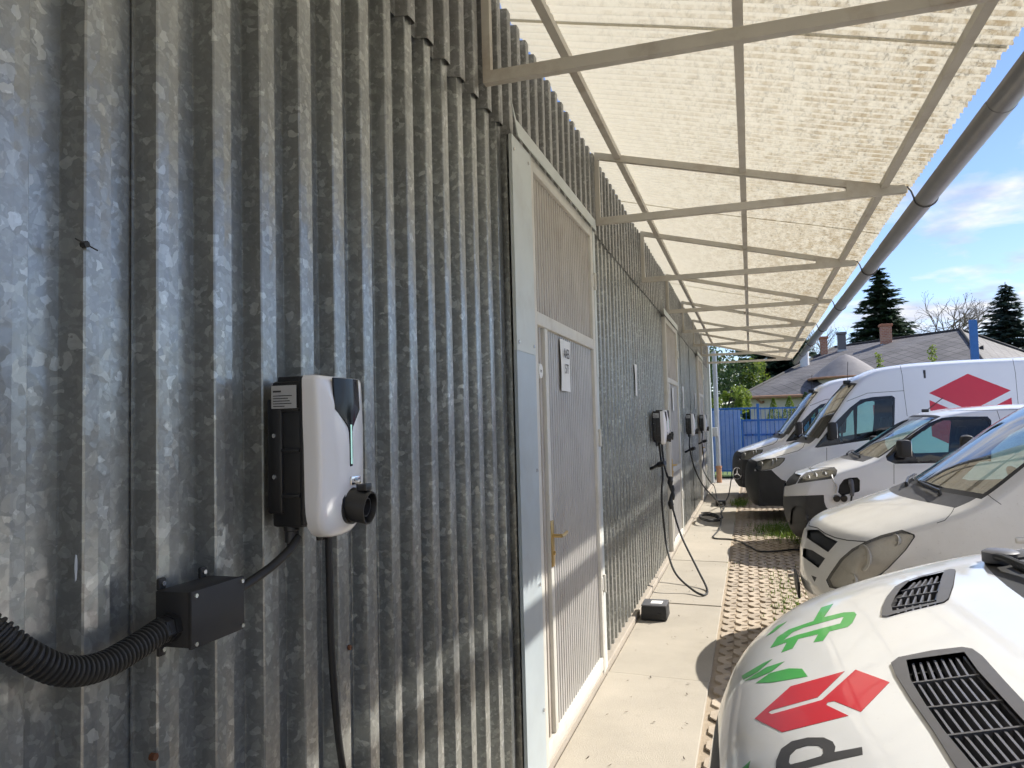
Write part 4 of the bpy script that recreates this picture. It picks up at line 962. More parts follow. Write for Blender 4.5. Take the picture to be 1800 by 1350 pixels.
# ---- van 3: smaller white van with open charging flap
V = Van('delivery_van', 'low white van with its front charging flap open, third from the camera', 1.44, 10.92, .965,
  [(.10,.19,.04),(.04,.32,.05),(0,.52,.05),(.008,.70,.05),(.04,.86,.055),(.12,.95,.06),(.30,1.02,.06),(.55,1.11,.06),(.78,1.185,.06),(.88,1.225,.06),(1.20,1.43,.07),(1.52,1.63,.085),(1.78,1.745,.10),(2.1,1.795,.11),(2.6,1.82,.11),(4.7,1.81,.11)],
  [(.2,.93),(.45,.97),(.8,1.0),(1.15,.985),(1.4,.95),(1.7,.89),(1.85,.86)], 4.7, .24, (.50, 2.2, 2.3), (.09, .9))
van3 = V
ws = V.addpart('windscreen', 'glass_shield'); seal = V.addpart('windscreen_seal', 'black_matt'); cowl = V.addpart('cowl', 'cowl_grey')
V.grid(cowl, .74, .87, 0, .84); V.grid(seal, .87, 1.72, 0, .93); V.grid(ws, .90, 1.68, 0, .88)
bmp = V.addpart('lower_bumper', 'bumper_black'); gr = V.addpart('grille', 'black_matt'); hl = V.addpart('headlight', 'glass_lens'); hr = V.addpart('headlight_surround', 'lamp_dark'); gap = V.addpart('panel_gap', 'black_matt'); prt = V.addpart('charging_port', 'black_matt'); pk = V.addpart('red_print', 'car_red')
fog = V.addpart('air_inlet', 'black_matt')
V.carve([(1340,873),(1380,872.5),(1448,870),(1449,882),(1452,891),(1460,900),(1510,908),(1540,908),(1540,985),(1340,985)], bmp, True, lambda c: c.z < 1.0)
V.carve(Z3([(70,1130),(85,930),(130,870),(260,880),(290,960),(280,1110)]), fog, True, lambda c: c.z < .9)
HL3 = Z3([(170,555),(210,470),(290,400),(560,345),(690,330),(730,370),(720,420),(690,470),(640,490)])
V.carve(HL3, hr, True, lowf); V.carve(Z3([(215,500),(300,425),(560,370),(640,365),(690,385),(650,440),(600,462),(220,530)]), hl, True, lowf)
V.carve(Z3([(-20,390),(85,405),(225,435),(150,560),(50,590),(-60,600),(-60,430)]), gr, True, lowf)
V.carve(Z3([(760,580),(820,500),(900,475),(1010,470),(1045,510),(1045,650),(1030,670),(790,725),(740,680)]), prt, False, lowf)
P3w = Z5([(1005,660),(1060,600),(1150,540),(1250,470),(1330,440),(1400,432),(1590,432),(1612,455),(1612,690),(1340,700),(1060,705),(1012,685)]); sw = V.addpart('window_seal', 'gloss_black'); sg = V.addpart('side_window', 'glass_tint')
sd = lambda c: abs(c.y) > .62
V.carve(P3w, sw, True, sd); V.carve(Z5([(1150,565),(1260,482),(1340,454),(1580,448),(1600,466),(1600,676),(1190,690),(1148,610)]), sg, True, sd)
V.line(Z5([(1052,705),(1052,820)]), .9, gap, True, sd); V.line(Z5([(1645,400),(1662,450),(1668,560)]), .9, gap, True, sd)
V.line(Z5([(1230,420),(1320,402),(1640,395),(1800,392)]), .8, gap, True, sd)
V.line(Z3([(250,285),(340,345),(690,330)]), .8, gap, True, lowf)
V.carve(Z3([(390,250),(440,225),(600,185),(620,200),(560,225),(480,245),(420,262)]), pk, False, lowf)
wa = V.addpart('wheel_arch', 'trim'); V.arch(.95, .38, wa); V.arch(4.0, .36, wa)
V.bvh(); lampc = [V.surf(*p) for p in Z3([(310,470),(410,440),(540,425)])]; flap = V.surf(*Z3([(720,620)])[0]); plug = V.surf(*Z3([(920,580)])[0]); cap = V.surf(*Z3([(760,760)])[0])
o = V.finish('van_white_clean', {'windscreen': -.004, 'grille': -.02, 'air_inlet': -.02, 'lower_bumper': .003, 'charging_port': -.045, 'side_window': -.005, 'panel_gap': .0006, 'red_print': .0006})
V.inner(1.20, .92, 1.80, .95, .32, 1.85, 3.05); V.mirror(1.33, 1.09, 1.33, .19, .21, .12)
near = [q for q in o['headlight'] if sum(v.co.y for v in q.data.vertices) < 0]; [lampguts(V, list(zip(lampc, (.05, .05, .05))) if len(q.data.vertices) == max(len(k.data.vertices) for k in near) else [], q, .018) for q in near]
for q in o['headlight']:
    if q not in near: lampguts(V, [], q, .018)
p, n = flap; V.put('port_hinge', MB().tube(spline([p+n*.01+Vector((-.05, 0, .16)), p+n*.06+Vector((-.03, 0, .09)), p+n*.03+Vector((0, 0, .02)), p+n*.03+Vector((-.01, 0, -.06))], 5), .010, 8), 'lamp_silver')
p, n = plug; V.put('charging_plug', MB().tube(spline([p-n*.03+Vector((0, 0, .05)), p+n*.05+Vector((0, 0, .03)), p+n*.10+Vector((.01, 0, -.05)), p+n*.10+Vector((.0, 0, -.12))], 5), [.03]*8+[.024]*8, 12), 'vent_grey')
o2 = V.T.location
tag(MB().tube(spline([o2+p+n*.10+Vector((0, 0, -.12)), o2+p+n*.09+Vector((-.03, 0, -.35)), o2+p+n*.12+Vector((-.05, -.1, -.62)), o2+p+n*.4+Vector((-.3, -.2, -.83))], 8), .0115, 8).build('charging_cable', 'rubber', None, True), 'black cable dropping from the open charging flap of the low van', 'cable')
p, n = cap
for dx in (-.03, .05): V.put('port_cap', MB().tube([p+n*.005+Vector((dx, 0, 0)), p+n*.035+Vector((dx, 0, -.005))], [.042, .038], 14), 'black_plastic')

V.wipers(.85, .6)
# ---- vans 4 and 5: tall white vans of one model
KN = [(.11,.24,.04),(.04,.36,.05),(0,.56,.05),(.01,.78,.05),(.05,.94,.06),(.15,1.03,.065),(.40,1.13,.07),(.70,1.235,.07),(.90,1.32,.07),(.98,1.385,.07),(1.30,1.80,.08),(1.60,2.17,.10),(1.86,2.40,.13),(2.2,2.52,.15),(2.7,2.57,.16),(3.6,2.59,.16),(5.9,2.58,.16)]
WT = [(.2,.93),(.5,.97),(.9,1.0),(1.3,.985),(1.8,.95),(2.3,.90),(2.6,.87)]
def tall(label, nose, Yc, stars):
    V = Van('tall_delivery_van', label, nose, Yc, 1.0, KN, WT, 5.9, .26, (.52, 2.3, 2.3), (.10, .9)); ref = stars
    ws = V.addpart('windscreen', 'glass_shield'); seal = V.addpart('windscreen_seal', 'black_matt'); cowl = V.addpart('cowl', 'cowl_grey')
    V.grid(cowl, .86, .97, 0, .90); V.grid(seal, .97, 1.70, 0, .95); V.grid(ws, .99, 1.68, 0, .925)
    bmp = V.addpart('lower_bumper', 'bumper_black'); hl = V.addpart('headlight', 'glass_lens'); hr = V.addpart('headlight_seal', 'black_matt'); gap = V.addpart('panel_gap', 'black_matt'); red = V.addpart('red_print', 'car_red'); hv = V.addpart('hood_vent', 'black_matt')
    sw = V.addpart('window_seal', 'gloss_black'); sg = V.addpart('side_window', 'glass_tint'); sd = lambda c: abs(c.y) > .62 and c.z > 1.0
    # outlines measured on the nearer of the two, carried over to its twin
    base = Vector((.92, 14.3, 0))
    def tr(P, Y=13.36):
        out = []
        for p in P:
            q = on(p[0], p[1], 'Y', Y)-base; out.append(V.px(q))
        return out
    if Yc == 14.3: tr2 = lambda P, Y=13.36: P
    else: tr2 = tr
    V.carve(tr2([(1230,812),(1290,811),(1316,805),(1330,811),(1326,828),(1356,826),(1365,835),(1374,843),(1386,847),(1420,852),(1450,856),(1450,905),(1230,905)], 13.5), bmp, True, lambda c: c.z < 1.1 and c.x < 1.2)
    HL = Z8([(390,700),(412,602),(560,562),(720,543),(845,546),(832,590),(760,662),(640,717),(420,742)])
    V.carve(tr2(HL, 13.5), hr, True, lowf); V.carve(tr2(scaleP(HL, .93), 13.5), hl, True, lowf)
    V.carve(tr2(Z5([(595,610),(700,480),(800,380),(860,335),(930,320),(1040,312),(1058,325),(1055,470),(1050,545),(880,572),(612,612)])), sw, True, sd)
    V.carve(tr2(Z5([(735,505),(818,392),(826,560),(742,582)])), sg, True, sd); V.carve(tr2(Z5([(842,372),(890,347),(1034,326),(1045,337),(1042,470),(1036,528),(838,562)])), sg, True, sd)
    V.line(tr2(Z5([(1088,140),(1100,200),(1108,280),(1128,430)])), .8, gap, True, sd); V.line(tr2(Z5([(780,345),(900,298),(1108,284)])), .8, gap, True, sd); V.line(tr2(Z5([(1735,100),(1750,180),(1768,380)])), .8, gap, True, sd)
    V.line(tr2(Z5([(665,612),(665,700)])), .8, gap, True, lambda c: abs(c.y) > .6)
    V.line(tr2(Z8([(720,530),(900,480),(1040,440),(1110,390),(1140,320)]), 13.5), .8, gap, True, lambda c: c.z > .8 and c.x < 1.3)
    V.carve(tr2([(1373,776.5),(1388,774.5),(1404,776),(1385,781)], 13.9), hv, False, lambda c: c.z > 1.0 and c.x < 1)
    V.carve(tr2(Z8([(530,380),(600,340),(700,335),(640,385),(570,400)]), 14.0), red, False, lambda c: c.z > .9 and c.x < .9)
    # box emblem on the side
    cx, zt, hw = 3.42, 2.345, .565; a = [(cx-hw, 2.06), (cx, zt), (cx+hw, 2.06), (cx+.06, 1.79), (cx, 1.77), (cx-.06, 1.79)]
    b = [(cx-hw, 1.95), (cx-.05, 1.68), (cx-.05, 1.10), (cx-hw, 1.38)]; c = [(cx+hw, 1.95), (cx+.05, 1.68), (cx+.05, 1.10), (cx+hw, 1.38)]; d = [(cx+.16, 1.83), (cx+hw*.98, 2.02), (cx+hw*.98, 1.97), (cx+.2, 1.78)]
    for P in (a, b, c): V.carve(V.sidepoly(P), red, True, sd)
    wa = V.addpart('wheel_arch', 'trim'); V.arch(1.02, .42, wa); V.arch(4.7, .42, wa)
    V.bvh(); lampc = [V.surf(*p) for p in tr2(Z8([(480,640), (640,610), (700,580)]), 13.5)]; star = V.surf(1298, 832) if stars else None
    o = V.finish('van_white_clean', {'windscreen': -.004, 'lower_bumper': .003, 'side_window': -.006, 'panel_gap': .0006, 'red_print': .0006, 'hood_vent': -.012})
    V.inner(1.34, 1.02, 2.55, 1.02, .34, 1.95, 3.66); V.mirror(1.40, 1.13, 1.50, .17, .28, .12)
    for q in o['headlight']: lampguts(V, list(zip(lampc, (.06, .06, .04))) if sum(v.co.y for v in q.data.vertices) < 0 else [], q, .02)
    if star and star[0]:
        p, n = star; n = (n*.6+Vector((-.35, -.7, .1))).normalized(); e1 = n.cross(Vector((0, 0, 1))).normalized(); e2 = e1.cross(n); r = .125; c = p+n*.03; s = MB()
        s.tube([c+(e1*math.cos(t)+e2*math.sin(t))*r for t in [2*math.pi*k/28 for k in range(29)]], .010, 8)
        for k in range(3):
            t = math.pi/2+2*math.pi*k/3; tip = c+(e1*math.cos(t)+e2*math.sin(t))*r
            s.poly([tip]+[c+(e1*math.cos(t+u)+e2*math.sin(t+u))*.020 for u in (1.05, -1.05)], n*.008)
        V.put('star_emblem', s, 'chrome')
        V.put('emblem_plate', MB().tube([c-n*.05, c-n*.012], [.15, .14], 24), 'bumper_black')
    ant = Vector((1.72, -.55, 2.28)); V.put('antenna', MB().bbox((-.07, -.02, -.02), (.05, .02, .05), .015, Matrix.Translation(ant)).tube([ant+Vector((.0, 0, .03)), ant+Vector((.02, 0, .36))], .004, 5), 'black_plastic')
    V.wipers(.965, .62)
    return V
van4 = tall('tall white van with a large red box emblem on its side, fourth from the camera', .92, 14.3, False)
van5 = tall('tall white van with a star emblem on its black nose, farthest in the row', .62, 17.95, True)
V = van3; a0 = Vector((1.66, -.62, 1.76)); V.put('antenna', MB().bbox((-.04, -.012, -.01), (.04, .012, .03), .008, Matrix.Translation(a0)).tube([a0, a0+Vector((.20, 0, .16))], .006, 6), 'black_plastic')
# ------------------------------------------------------------------ fence and gate
def fence(name, label, cat, X0, X1, Y, z1, step, post, sheet=False):
    T = thing(name, label, cat, (X0, Y, 0)); W = X1-X0
    for z in (.16, z1-.03): MB().bbox((0, -.02, z-.025), (W, .02, z+.025), .004).build('rail', 'blue_paint', T)
    bar = MB().box((-.0095, -.0095, .05), (.0095, .0095, z1+.005)).mesh('bar'); bar.materials.append(M['blue_paint']); k = 0
    while (k+.5)*step < W:
        o = link('bar', bar, None, T); o.location = ((k+.5)*step, 0, 0); k += 1
    for p in post: MB().bbox((p-X0-.04, -.045, -.05), (p-X0+.04, .035, z1+.10), .006).build('post', 'blue_paint', T)
    if sheet: corr(0, W, .12, z1-.08, 0, pitch=.19, crest=.12, slope=.015, depth=.02, edge=0).build('sheet_panel', 'blue_sheet', T)
    return T
f1 = fence('blue_fence', 'blue bar fence panel beyond the farthest van, beside the zinc pipe', 'fence', -2.0, 1.26, 24.0, 2.08, .125, (-1.9, -.35, 1.28))
f2 = fence('blue_fence', 'blue bar fence panel right of its tall post, behind the farthest van', 'fence', 1.30, 8.6, 24.05, 2.06, .125, (4.2, 7.0))
g = thing('blue_gate', 'solid blue sheet gate standing behind the blue bars', 'gate', (.0, 25.2, 0))
for k in range(9):
    x0 = -1.4+k*.24; MB().bbox((x0, 0, .10), (x0+.232, .03, 2.02), .008).build('board', 'blue_sheet', g)
MB().bbox((-1.45, .03, 1.9), (.80, .07, 1.98), .005).build('rail', 'blue_paint', g)
g = thing('blue_gate', 'darker blue framed double gate seen through the fence bars', 'gate', (.80, 25.0, 0))
for z in (.12, .66, 1.22, 1.68): MB().bbox((0, -.03, z-.03), (2.9, .03, z+.03), .004).build('rail', 'blue_paint', g)
for x in (0, 1.45, 2.9): MB().bbox((x-.035, -.034, .05), (x+.035, .034, 1.72), .004).build('stile', 'blue_paint', g)
for k in range(12): MB().box((.04+k*.238, .0, .14), (.04+k*.238+.226, .02, 1.66)).build('board', 'blue_sheet', g)
for z in (1.22, .66):
    for k in range(14): MB().box((.08+k*.205, -.046, z-.014), (.12+k*.205, -.031, z+.014)).build('bolt', 'black_matt', g)
p = thing('blue_post', 'tall square blue post rising above the tall van roof', 'post', (8.65, 30, 0))
MB().bbox((-.125, -.06, -.05), (.125, .06, 5.0), .012).build('shaft', 'blue_paint', p)
for k in range(40): MB().box((.125, -.03, .8+k*.1), (.135, .03, .84+k*.1)).build('slot', 'blue_sheet', p)

# ------------------------------------------------------------------ house with slate roof
def slate(name, a, b, grid=.42):
    t = NT(name); g = t.n('ShaderNodeTexCoord'); mp = t.n('ShaderNodeMapping'); t.l(g.outputs['UV'], mp.inputs[0]); mp.inputs['Rotation'].default_value = (0, 0, R(45))
    br = t.n('ShaderNodeTexBrick'); t.l(mp.outputs[0], br.inputs[0]); br.inputs['Scale'].default_value = 1; br.inputs['Brick Width'].default_value = grid; br.inputs['Row Height'].default_value = grid; br.offset = 0
    br.inputs['Mortar Size'].default_value = .016; br.inputs[1].default_value = (*a, 1); br.inputs[2].default_value = (*b, 1); br.inputs[3].default_value = (.035, .034, .036, 1)
    nz = t.noise(t.coord(), 1.1, 6, .6); c = t.mix(1, br.outputs[0], t.ramp(nz, (.3, .72), (.7, 1.2)), 'MULTIPLY'); li = t.noise(t.coord(), 9, 5, .7); c = t.mix(t.ramp(li, (.62, 0), (.76, .5)), c, (.26, .25, .22))
    t.done(t.bsdf(Base_Color=c, Roughness=.75, Normal=t.bump(br.outputs[1], -.5, .03)))
slate('slate', (.105, .10, .105), (.14, .132, .135)); slate('slate_light', (.19, .178, .17), (.225, .21, .20), .3)
house = thing('house', 'cream house with grey slate hip roof, chimneys and round turret behind the vans', 'house', (0, 0, 0))
E1, E2, E3, E4 = Vector((.62,34,2.70)), Vector((9.6,30.6,2.62)), Vector((16.5,38.5,2.6)), Vector((6.5,50,2.7)); A, B = Vector((5.35,42.0,5.30)), Vector((10.0,37.3,5.38))
def roofface(P, name='roof_slope', mat='slate', par=None):
    n = (P[1]-P[0]).cross(P[2]-P[0]).normalized()
    if n.z < 0: n = -n
    u = Vector((0, 0, 1)).cross(n).normalized(); v = n.cross(u); me = bpy.data.meshes.new(name); k = len(P)
    me.from_pydata([tuple(p) for p in P]+[tuple(p-n*.06) for p in P], [], [tuple(range(k)), tuple(range(2*k-1, k-1, -1))]+[(i, k+i, k+(i+1) % k, (i+1) % k) for i in range(k)])
    uv = me.uv_layers.new(); 
    for l in me.loops:
        q = Vector(me.vertices[l.vertex_index].co); uv.data[l.index].uv = (q.dot(u), q.dot(v))
    return link(name, me, mat, par or house)
roofface([E1, E2, B, A]); roofface([E2, E3, B]); roofface([E3, E4, A, B]); roofface([E4, E1, A])
for a, b in ((E1, A), (A, B), (B, E2), (B, E3)): MB().tube([a+Vector((0, 0, .02)), b+Vector((0, 0, .02))], .07, 8).build('ridge_cap', 'slate', house, 'auto')
def inset(p, c, k): return p+(c-p)*k
C = (E1+E2+E3+E4)/4; W4 = [inset(p, C, .06) for p in (E1, E2, E3, E4)]
MB().poly([Vector((p.x, p.y, -.05)) for p in W4], (0, 0, 2.66)).build('wall', 'plaster', house)
for a, b in ((E1, E2), (E2, E3)): MB().tube([a+Vector((0, 0, -.06)), b+Vector((0, 0, -.06))], .07, 8).build('eaves_gutter', 'clay_pipe', house, 'auto')
MB().tube(spline([E1+Vector((.7, -.27, -.1)), E1+Vector((.9, -.1, -.3)), E1+Vector((1.05, .15, -.45)), E1+Vector((1.05, .1, -2.6))], 4), .05, 8).build('rain_pipe', 'clay_pipe', house, 'auto')
# round turret
tc_ = Vector((4.98, 34.4, 0)); n = 28; vs = []; fs = []; prof = [(1.52, 3.33), (1.48, 3.36), (1.10, 3.66), (.70, 3.96), (.32, 4.22), (.0, 4.36)]
me = bpy.data.meshes.new('turret_roof')
for r_, z in prof: vs += [(tc_.x+r_*math.cos(2*math.pi*k/n), tc_.y+r_*math.sin(2*math.pi*k/n), z) for k in range(n)]
for j in range(len(prof)-1): fs += [(j*n+k, j*n+(k+1) % n, (j+1)*n+(k+1) % n, (j+1)*n+k) for k in range(n)]
me.from_pydata(vs, [], fs); uv = me.uv_layers.new()
for pl_ in me.polygons:
    for li in pl_.loop_indices:
        vi = me.loops[li].vertex_index; k = vi % n; j = vi//n
        if k == 0 and any(me.loops[q].vertex_index % n == n-1 for q in pl_.loop_indices): k = n
        uv.data[li].uv = (k*.30, j*.42)
link('turret_roof', me, 'shingle_b', house, True)
MB().tube([(tc_.x, tc_.y, 0), (tc_.x, tc_.y, 3.40)], 1.15, 28).build('turret_wall', 'plaster', house, 'auto')
MB().tube([(tc_.x+1.50*math.cos(2*math.pi*k/32), tc_.y+1.50*math.sin(2*math.pi*k/32), 3.33) for k in range(33)], .05, 8).build('turret_gutter', 'clay_pipe', house, 'auto')
t = NT('brickwork'); v = t.n('ShaderNodeTexCoord'); br = t.n('ShaderNodeTexBrick'); mpn = t.n('ShaderNodeMapping'); t.l(v.outputs['Object'], mpn.inputs[0]); mpn.inputs['Rotation'].default_value = (R(90), 0, 0); t.l(mpn.outputs[0], br.inputs[0]); br.inputs['Scale'].default_value = 3.2
br.inputs[1].default_value = (.36, .14, .08, 1); br.inputs[2].default_value = (.44, .22, .13, 1); br.inputs[3].default_value = (.45, .42, .38, 1); t.done(t.bsdf(Base_Color=br.outputs[0], Roughness=.85))
def chimney(x, y, z0, z1, w_, mat):
    c = bpy.data.objects.new('chimney', None); COL.objects.link(c); c.parent = house
    MB().bbox((x-w_/2, y-w_/2, z0), (x+w_/2, y+w_/2, z1-.12), .01).build('stack', mat, c); MB().bbox((x-w_/2-.05, y-w_/2-.05, z1-.12), (x+w_/2+.05, y+w_/2+.05, z1), .015).build('cap', mat if mat != 'brickwork' else 'brick', c)
    MB().bbox((x-w_/2-.05, y-w_/2-.05, z0-.2), (x+w_/2+.05, y+w_/2+.05, z0+.16), .01).build('lead_flashing', 'zinc_pipe', c)
chimney(4.70, 40.5, 4.4, 5.74, .34, 'brickwork'); chimney(5.50, 40.2, 4.85, 5.88, .36, 'vent_grey'); chimney(7.30, 39.0, 4.9, 6.02, .46, 'brickwork')
MB().tube([(3.62, 38.2, 3.5), (3.62, 38.2, 4.85)], .20, 14).build('vent_pipe', 'mortar_white', house, 'auto')
dm = MB().poly([(9.6, 35.2, 4.05), (10.3, 35.2, 4.05), (10.3, 35.2, 4.5), (9.6, 35.2, 4.12)], (0, .9, 0)).build('roof_hatch', 'slate', house)

# ------------------------------------------------------------------ trees and shrubs
def leafcloud(pts, size, rn, flat=.5):
    m = MB()
    for p in pts:
        a = Vector((rn.gauss(0, 1), rn.gauss(0, 1), rn.gauss(0, 1)*flat)).normalized(); b = a.orthogonal().normalized(); b.rotate(Matrix.Rotation(rn.uniform(0, 6.28), 3, a)); c = a.cross(b); s = size*rn.uniform(.6, 1.3)
        m.add([p-b*s*.5, p-c*s*.28, p+b*s*.5, p+c*s*.28], [(0, 1, 2, 3)])
    return m
def spruce(x, y, h, r0, label, mat, seed, z0=.8, clear=1.0):
    rn = random.Random(seed); T = thing('spruce_tree', label, 'tree', (x, y, 0), 'trees beyond the house')
    MB().tube([(0, 0, -.1), (0, 0, h*.5), (0, 0, h)], [.26, .15, .02], 10).build('trunk', 'bark', T, 'auto')
    m = MB(); br = MB(); z = z0
    while z < h*.985:
        zb = z; f = 1-(z-z0)/(h-z0); rad = r0*(f**.82)+.12; nb = int(9+7*f)
        off = rn.uniform(0, 6.28)
        for k in range(nb):
            a = off+2*math.pi*(k+rn.uniform(-.3, .3))/nb; L = rad*rn.uniform(.55, 1.16); z = zb+rn.uniform(-.22, .22); d = Vector((math.cos(a), math.sin(a), 0)); sd = Vector((-d.y, d.x, 0))
            br.tube([(0, 0, z), d*L*.5+Vector((0, 0, z-.02*L)), d*L*.95+Vector((0, 0, z-.06*L))], [.035*f+.01, .02*f+.006, .004], 4)
            n = max(5, int(L*13))
            for i in range(n):
                t_ = (i+.6)/n; droop = -.16*L*t_**1.2+.10*L*t_**3; p = d*(L*t_)+Vector((0, 0, z+droop)); w_ = .26*L*(1-t_*.75)+.07
                for q in (-1, 1, 0):
                    o = sd*(q*w_*rn.uniform(.35, 1))+d*rn.uniform(-.1, .1)+Vector((0, 0, -abs(q)*w_*.25+rn.uniform(-.05, .05))); s = rn.uniform(.42, .75)*(.55+.45*f+.1)
                    dir_ = (d+sd*q*.8+Vector((0, 0, rn.uniform(-.55, .15)))).normalized(); sid = dir_.cross(Vector((rn.uniform(-.5, .5), rn.uniform(-.5, .5), 1))).normalized()
                    c = p+o; m.add([c-dir_*s*.4, c+sid*s*.22, c+dir_*s*.6, c-sid*s*.22], [(0, 1, 2, 3)])
        z = zb+.26+.08*f
    br.build('branches', 'bark', T)['kind'] = 'stuff'; m.build('crown', mat, T)['kind'] = 'stuff'; return T
spruce(10.45, 60, 12.6, 4.3, 'big dark spruce tree rising behind the left end of the house roof', 'needles', 5)
spruce(18.35, 60, 10.8, 3.9, 'bluish spruce tree behind the right end of the house roof', 'needles_blue', 6)
spruce(2.5, 44, 9.5, 3.4, 'dark spruce tree under the far end of the canopy, left of the house', 'needles', 8)
def bare(x, y, h, label, seed, spread=.5):
    rn = random.Random(seed); T = thing('bare_tree', label, 'tree', (x, y, 0), 'bare spring trees'); m = MB(); tr = MB(); tips = []
    def grow(p, d, L, r, lv):
        q = p+d*L; mid = p+d*L*.5+Vector((rn.uniform(-1, 1), rn.uniform(-1, 1), 0))*L*.06
        (tr if lv == 0 else m).tube([p, mid, q], [r, r*.85, r*.65], 6 if lv < 2 else 3, lv == 0)
        if lv >= 6 or r < .006: tips.append(q); return
        for k in range(3 if lv < 4 else 2):
            e = (d+Vector((rn.gauss(0, 1), rn.gauss(0, 1), rn.gauss(.15, .6)))*spread).normalized(); grow(q, e, L*rn.uniform(.62, .82), r*rn.uniform(.5, .68), lv+1)
    grow(Vector((0, 0, -.1)), Vector((0, 0, 1)), h*.27, h*.024, 0); tr.build('trunk', 'bark_pale', T, 'auto'); m.build('branches', 'bark_pale', T)['kind'] = 'stuff'
    leafcloud([t_+Vector((rn.uniform(-.2, .2), rn.uniform(-.2, .2), rn.uniform(-.2, .2))) for t_ in tips for _ in range(1)], .10, rn).build('buds', 'bark_pale', T)['kind'] = 'stuff'
bare(17.0, 78, 16.0, 'pale bare tree between the two spruces, nearer the big one', 3, .55); bare(19.3, 76, 14.0, 'pale bare tree left of the bluish spruce', 4, .6)
bare(6.4, 70, 12, 'pale bare tree mostly hidden behind the gutter end', 9, .5)
def shrub(x, y, h, rx, n, size, label, mat, seed, name='bush', cat='bush', cone=False, z0=.1, group=None):
    rn = random.Random(seed); T = thing(name, label, cat, (x, y, 0), group); st = MB(); pts = []
    for k in range(7 if not cone else 1):
        a = rn.uniform(0, 6.28); tip = Vector((math.cos(a)*rx*.6, math.sin(a)*rx*.6, h*rn.uniform(.6, .95))) if not cone else Vector((0, 0, h*.95)); st.tube([(0, 0, -.05), tip*.5+Vector((0, 0, .1)), tip], [.05, .03, .008], 5)
    st.build('stems', 'bark', T)
    cl = [(Vector((rn.uniform(-1, 1)*rx*.75, rn.uniform(-1, 1)*rx*.75, z0+(h-z0)*rn.uniform(.08, .95))), rx*rn.uniform(.22, .5)) for _ in range(int(10+n/350))]
    while len(pts) < n:
        if cone:
            t_ = rn.random(); rr = rx*min(1, (1-t_)*2.6+.08)*rn.uniform(.8, 1.02); a = rn.uniform(0, 6.28); pts.append(Vector((rr*math.cos(a), rr*math.sin(a), z0+(h-z0)*t_)))
        else:
            c, r_ = rn.choice(cl); v = Vector((rn.gauss(0, 1), rn.gauss(0, 1), rn.gauss(0, 1))).normalized()*r_*rn.uniform(.5, 1.05); pts.append(c+v)
    leafcloud(pts, size, rn, 1).build('foliage', mat, T)['kind'] = 'stuff'; return T
shrub(.30, 30.5, 3.1, .75, 5200, .11, 'bright yellow green bush beside the zinc pipe behind the blue fence', 'leaf_spring', 21)
shrub(-.5, 36, 5.2, 2.2, 7000, .16, 'olive green leafy tree behind the yellow green bush', 'leaf_dark', 22, 'leafy_tree', 'tree'); shrub(1.35, 37.5, 4.6, 1.0, 4500, .14, 'loose light green tree between the bush and the dark spruce', 'leaf_spring', 23, 'leafy_tree', 'tree')
for k, (x, h, l) in enumerate(((1.95, 2.52, 'small clipped evergreen cone, leftmost along the house wall'), (2.55, 2.58, 'small clipped evergreen cone, middle along the house wall'), (3.15, 2.72, 'larger clipped evergreen cone nearest the farthest van'))):
    shrub(x, 31.5, h, .30+.05*k, 2200, .07, l, 'leaf_spring' if k < 2 else 'leaf_dark', 30+k, 'evergreen_shrub', 'shrub', True, .1, 'clipped evergreens along the house')
def sapling(x, y, h, label, seed):
    rn = random.Random(seed); T = thing('sapling', label, 'sapling', (x, y, 0), 'saplings behind the tall van'); m = MB().tube([(0, 0, -.05), (.05, 0, h*.5), (.0, .05, h)], [.03, .02, .006], 6); pts = []
    for k in range(26):
        z = h*(.45+.55*k/26); a = rn.uniform(0, 6.28); L = .35*(1.1-k/30); e = Vector((math.cos(a)*L, math.sin(a)*L, z+.15)); m.tube([(0.02, .02, z), e], [.008, .003], 4); pts += [Vector((.02, .02, z)).lerp(e, rn.uniform(.2, 1.05))+Vector((rn.gauss(0, .05), rn.gauss(0, .05), rn.gauss(0, .05))) for _ in range(16)]
    m.build('stem', 'bark', T, 'auto'); leafcloud(pts, .10, rn, 1).build('leaves', 'leaf_spring', T)['kind'] = 'stuff'
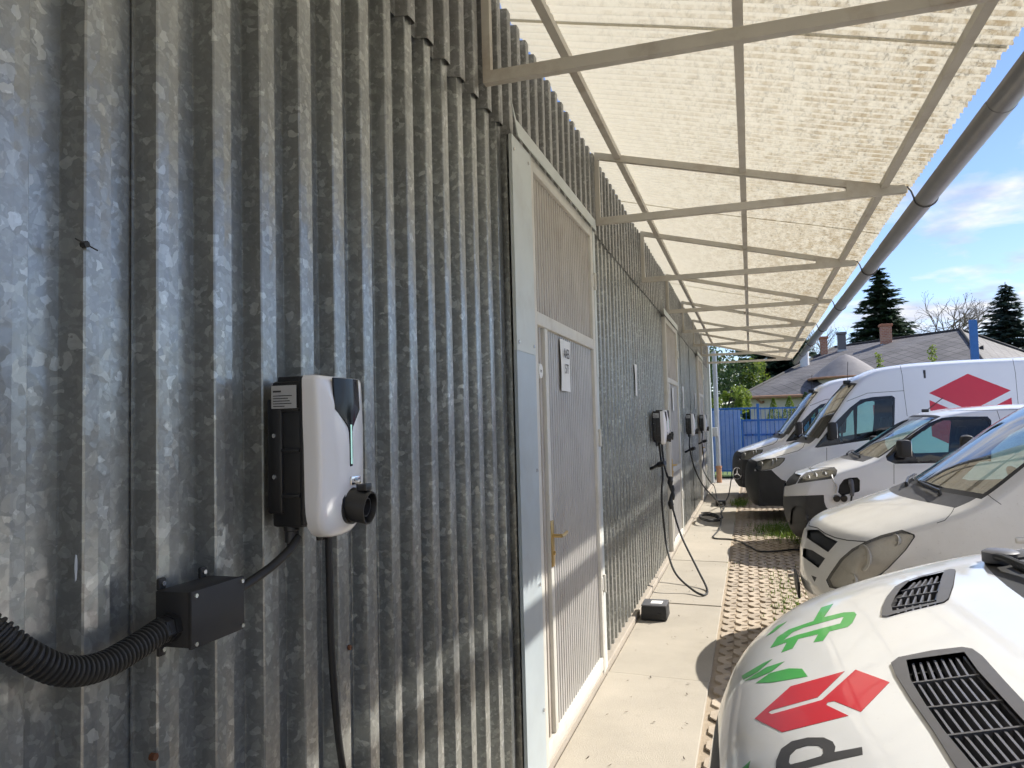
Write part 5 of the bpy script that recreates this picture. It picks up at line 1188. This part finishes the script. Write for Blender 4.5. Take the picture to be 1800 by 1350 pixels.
sapling(5.35, 28.5, 3.82, 'thin leafy sapling in front of the turret, above the farthest van', 41); sapling(6.95, 28.3, 3.95, 'thin leafy sapling above the tall van, midway to the blue post', 42)
rn = random.Random(55); pts = []
for x, y, h, r_ in ((-12, 66, 8, 5), (-4, 82, 9, 6), (30, 84, 8, 6), (40, 76, 8, 6), (52, 82, 9, 7), (64, 90, 9, 8)):
    for _ in range(2600):
        v = Vector((rn.gauss(0, 1), rn.gauss(0, 1), rn.gauss(0, 1))).normalized()*rn.uniform(.55, 1.0); pts.append(Vector((x+v.x*r_*1.3, y+v.y*r_, max(.1, h*.5+v.z*h*.5))))
tag(leafcloud(pts, .7, rn, 1).build('treeline', 'leaf_dark', None), 'far belt of leafy trees beyond the house', 'treeline', None, 'stuff')
# ------------------------------------------------------------------ grass tufts in the pavers
def grass(label, spots, seed):
    rn = random.Random(seed); m = MB()
    for x, y, rx, ry, n, h in spots:
        for _ in range(n):
            px_, py_ = x+rn.gauss(0, .5)*rx, y+rn.gauss(0, .5)*ry; hh = h*rn.uniform(.4, 1.15); a = rn.uniform(0, 6.28); b = Vector((math.cos(a), math.sin(a), 0)); w_ = rn.uniform(.003, .006); c = Vector((-b.y, b.x, 0)); p = Vector((px_, py_, -.03)); t_ = p+Vector((0, 0, hh))+b*hh*rn.uniform(.1, .7)
            m.add([p-c*w_, p+c*w_, p.lerp(t_, .55)+Vector((0, 0, hh*.12))+c*w_*.7, t_, p.lerp(t_, .55)+Vector((0, 0, hh*.12))-c*w_*.7], [(0, 1, 2, 3, 4)])
    o = m.build('grass', 'grass', None); return tag(o, label, 'grass', None, 'stuff')
grass('green grass growing through the pavers in front of the vans', [(1.50,12.3,.42,.8,1300,.11),(1.25,12.6,.3,.5,160,.07),(1.95,11.9,.6,1.0,1100,.12),(1.36,7.6,.22,.9,300,.06),(1.30,8.6,.2,.5,120,.05),(1.42,6.9,.15,.5,120,.05),(.78,16.1,.16,.5,420,.14),(1.0,9.3,.6,.5,50,.05)], 77)
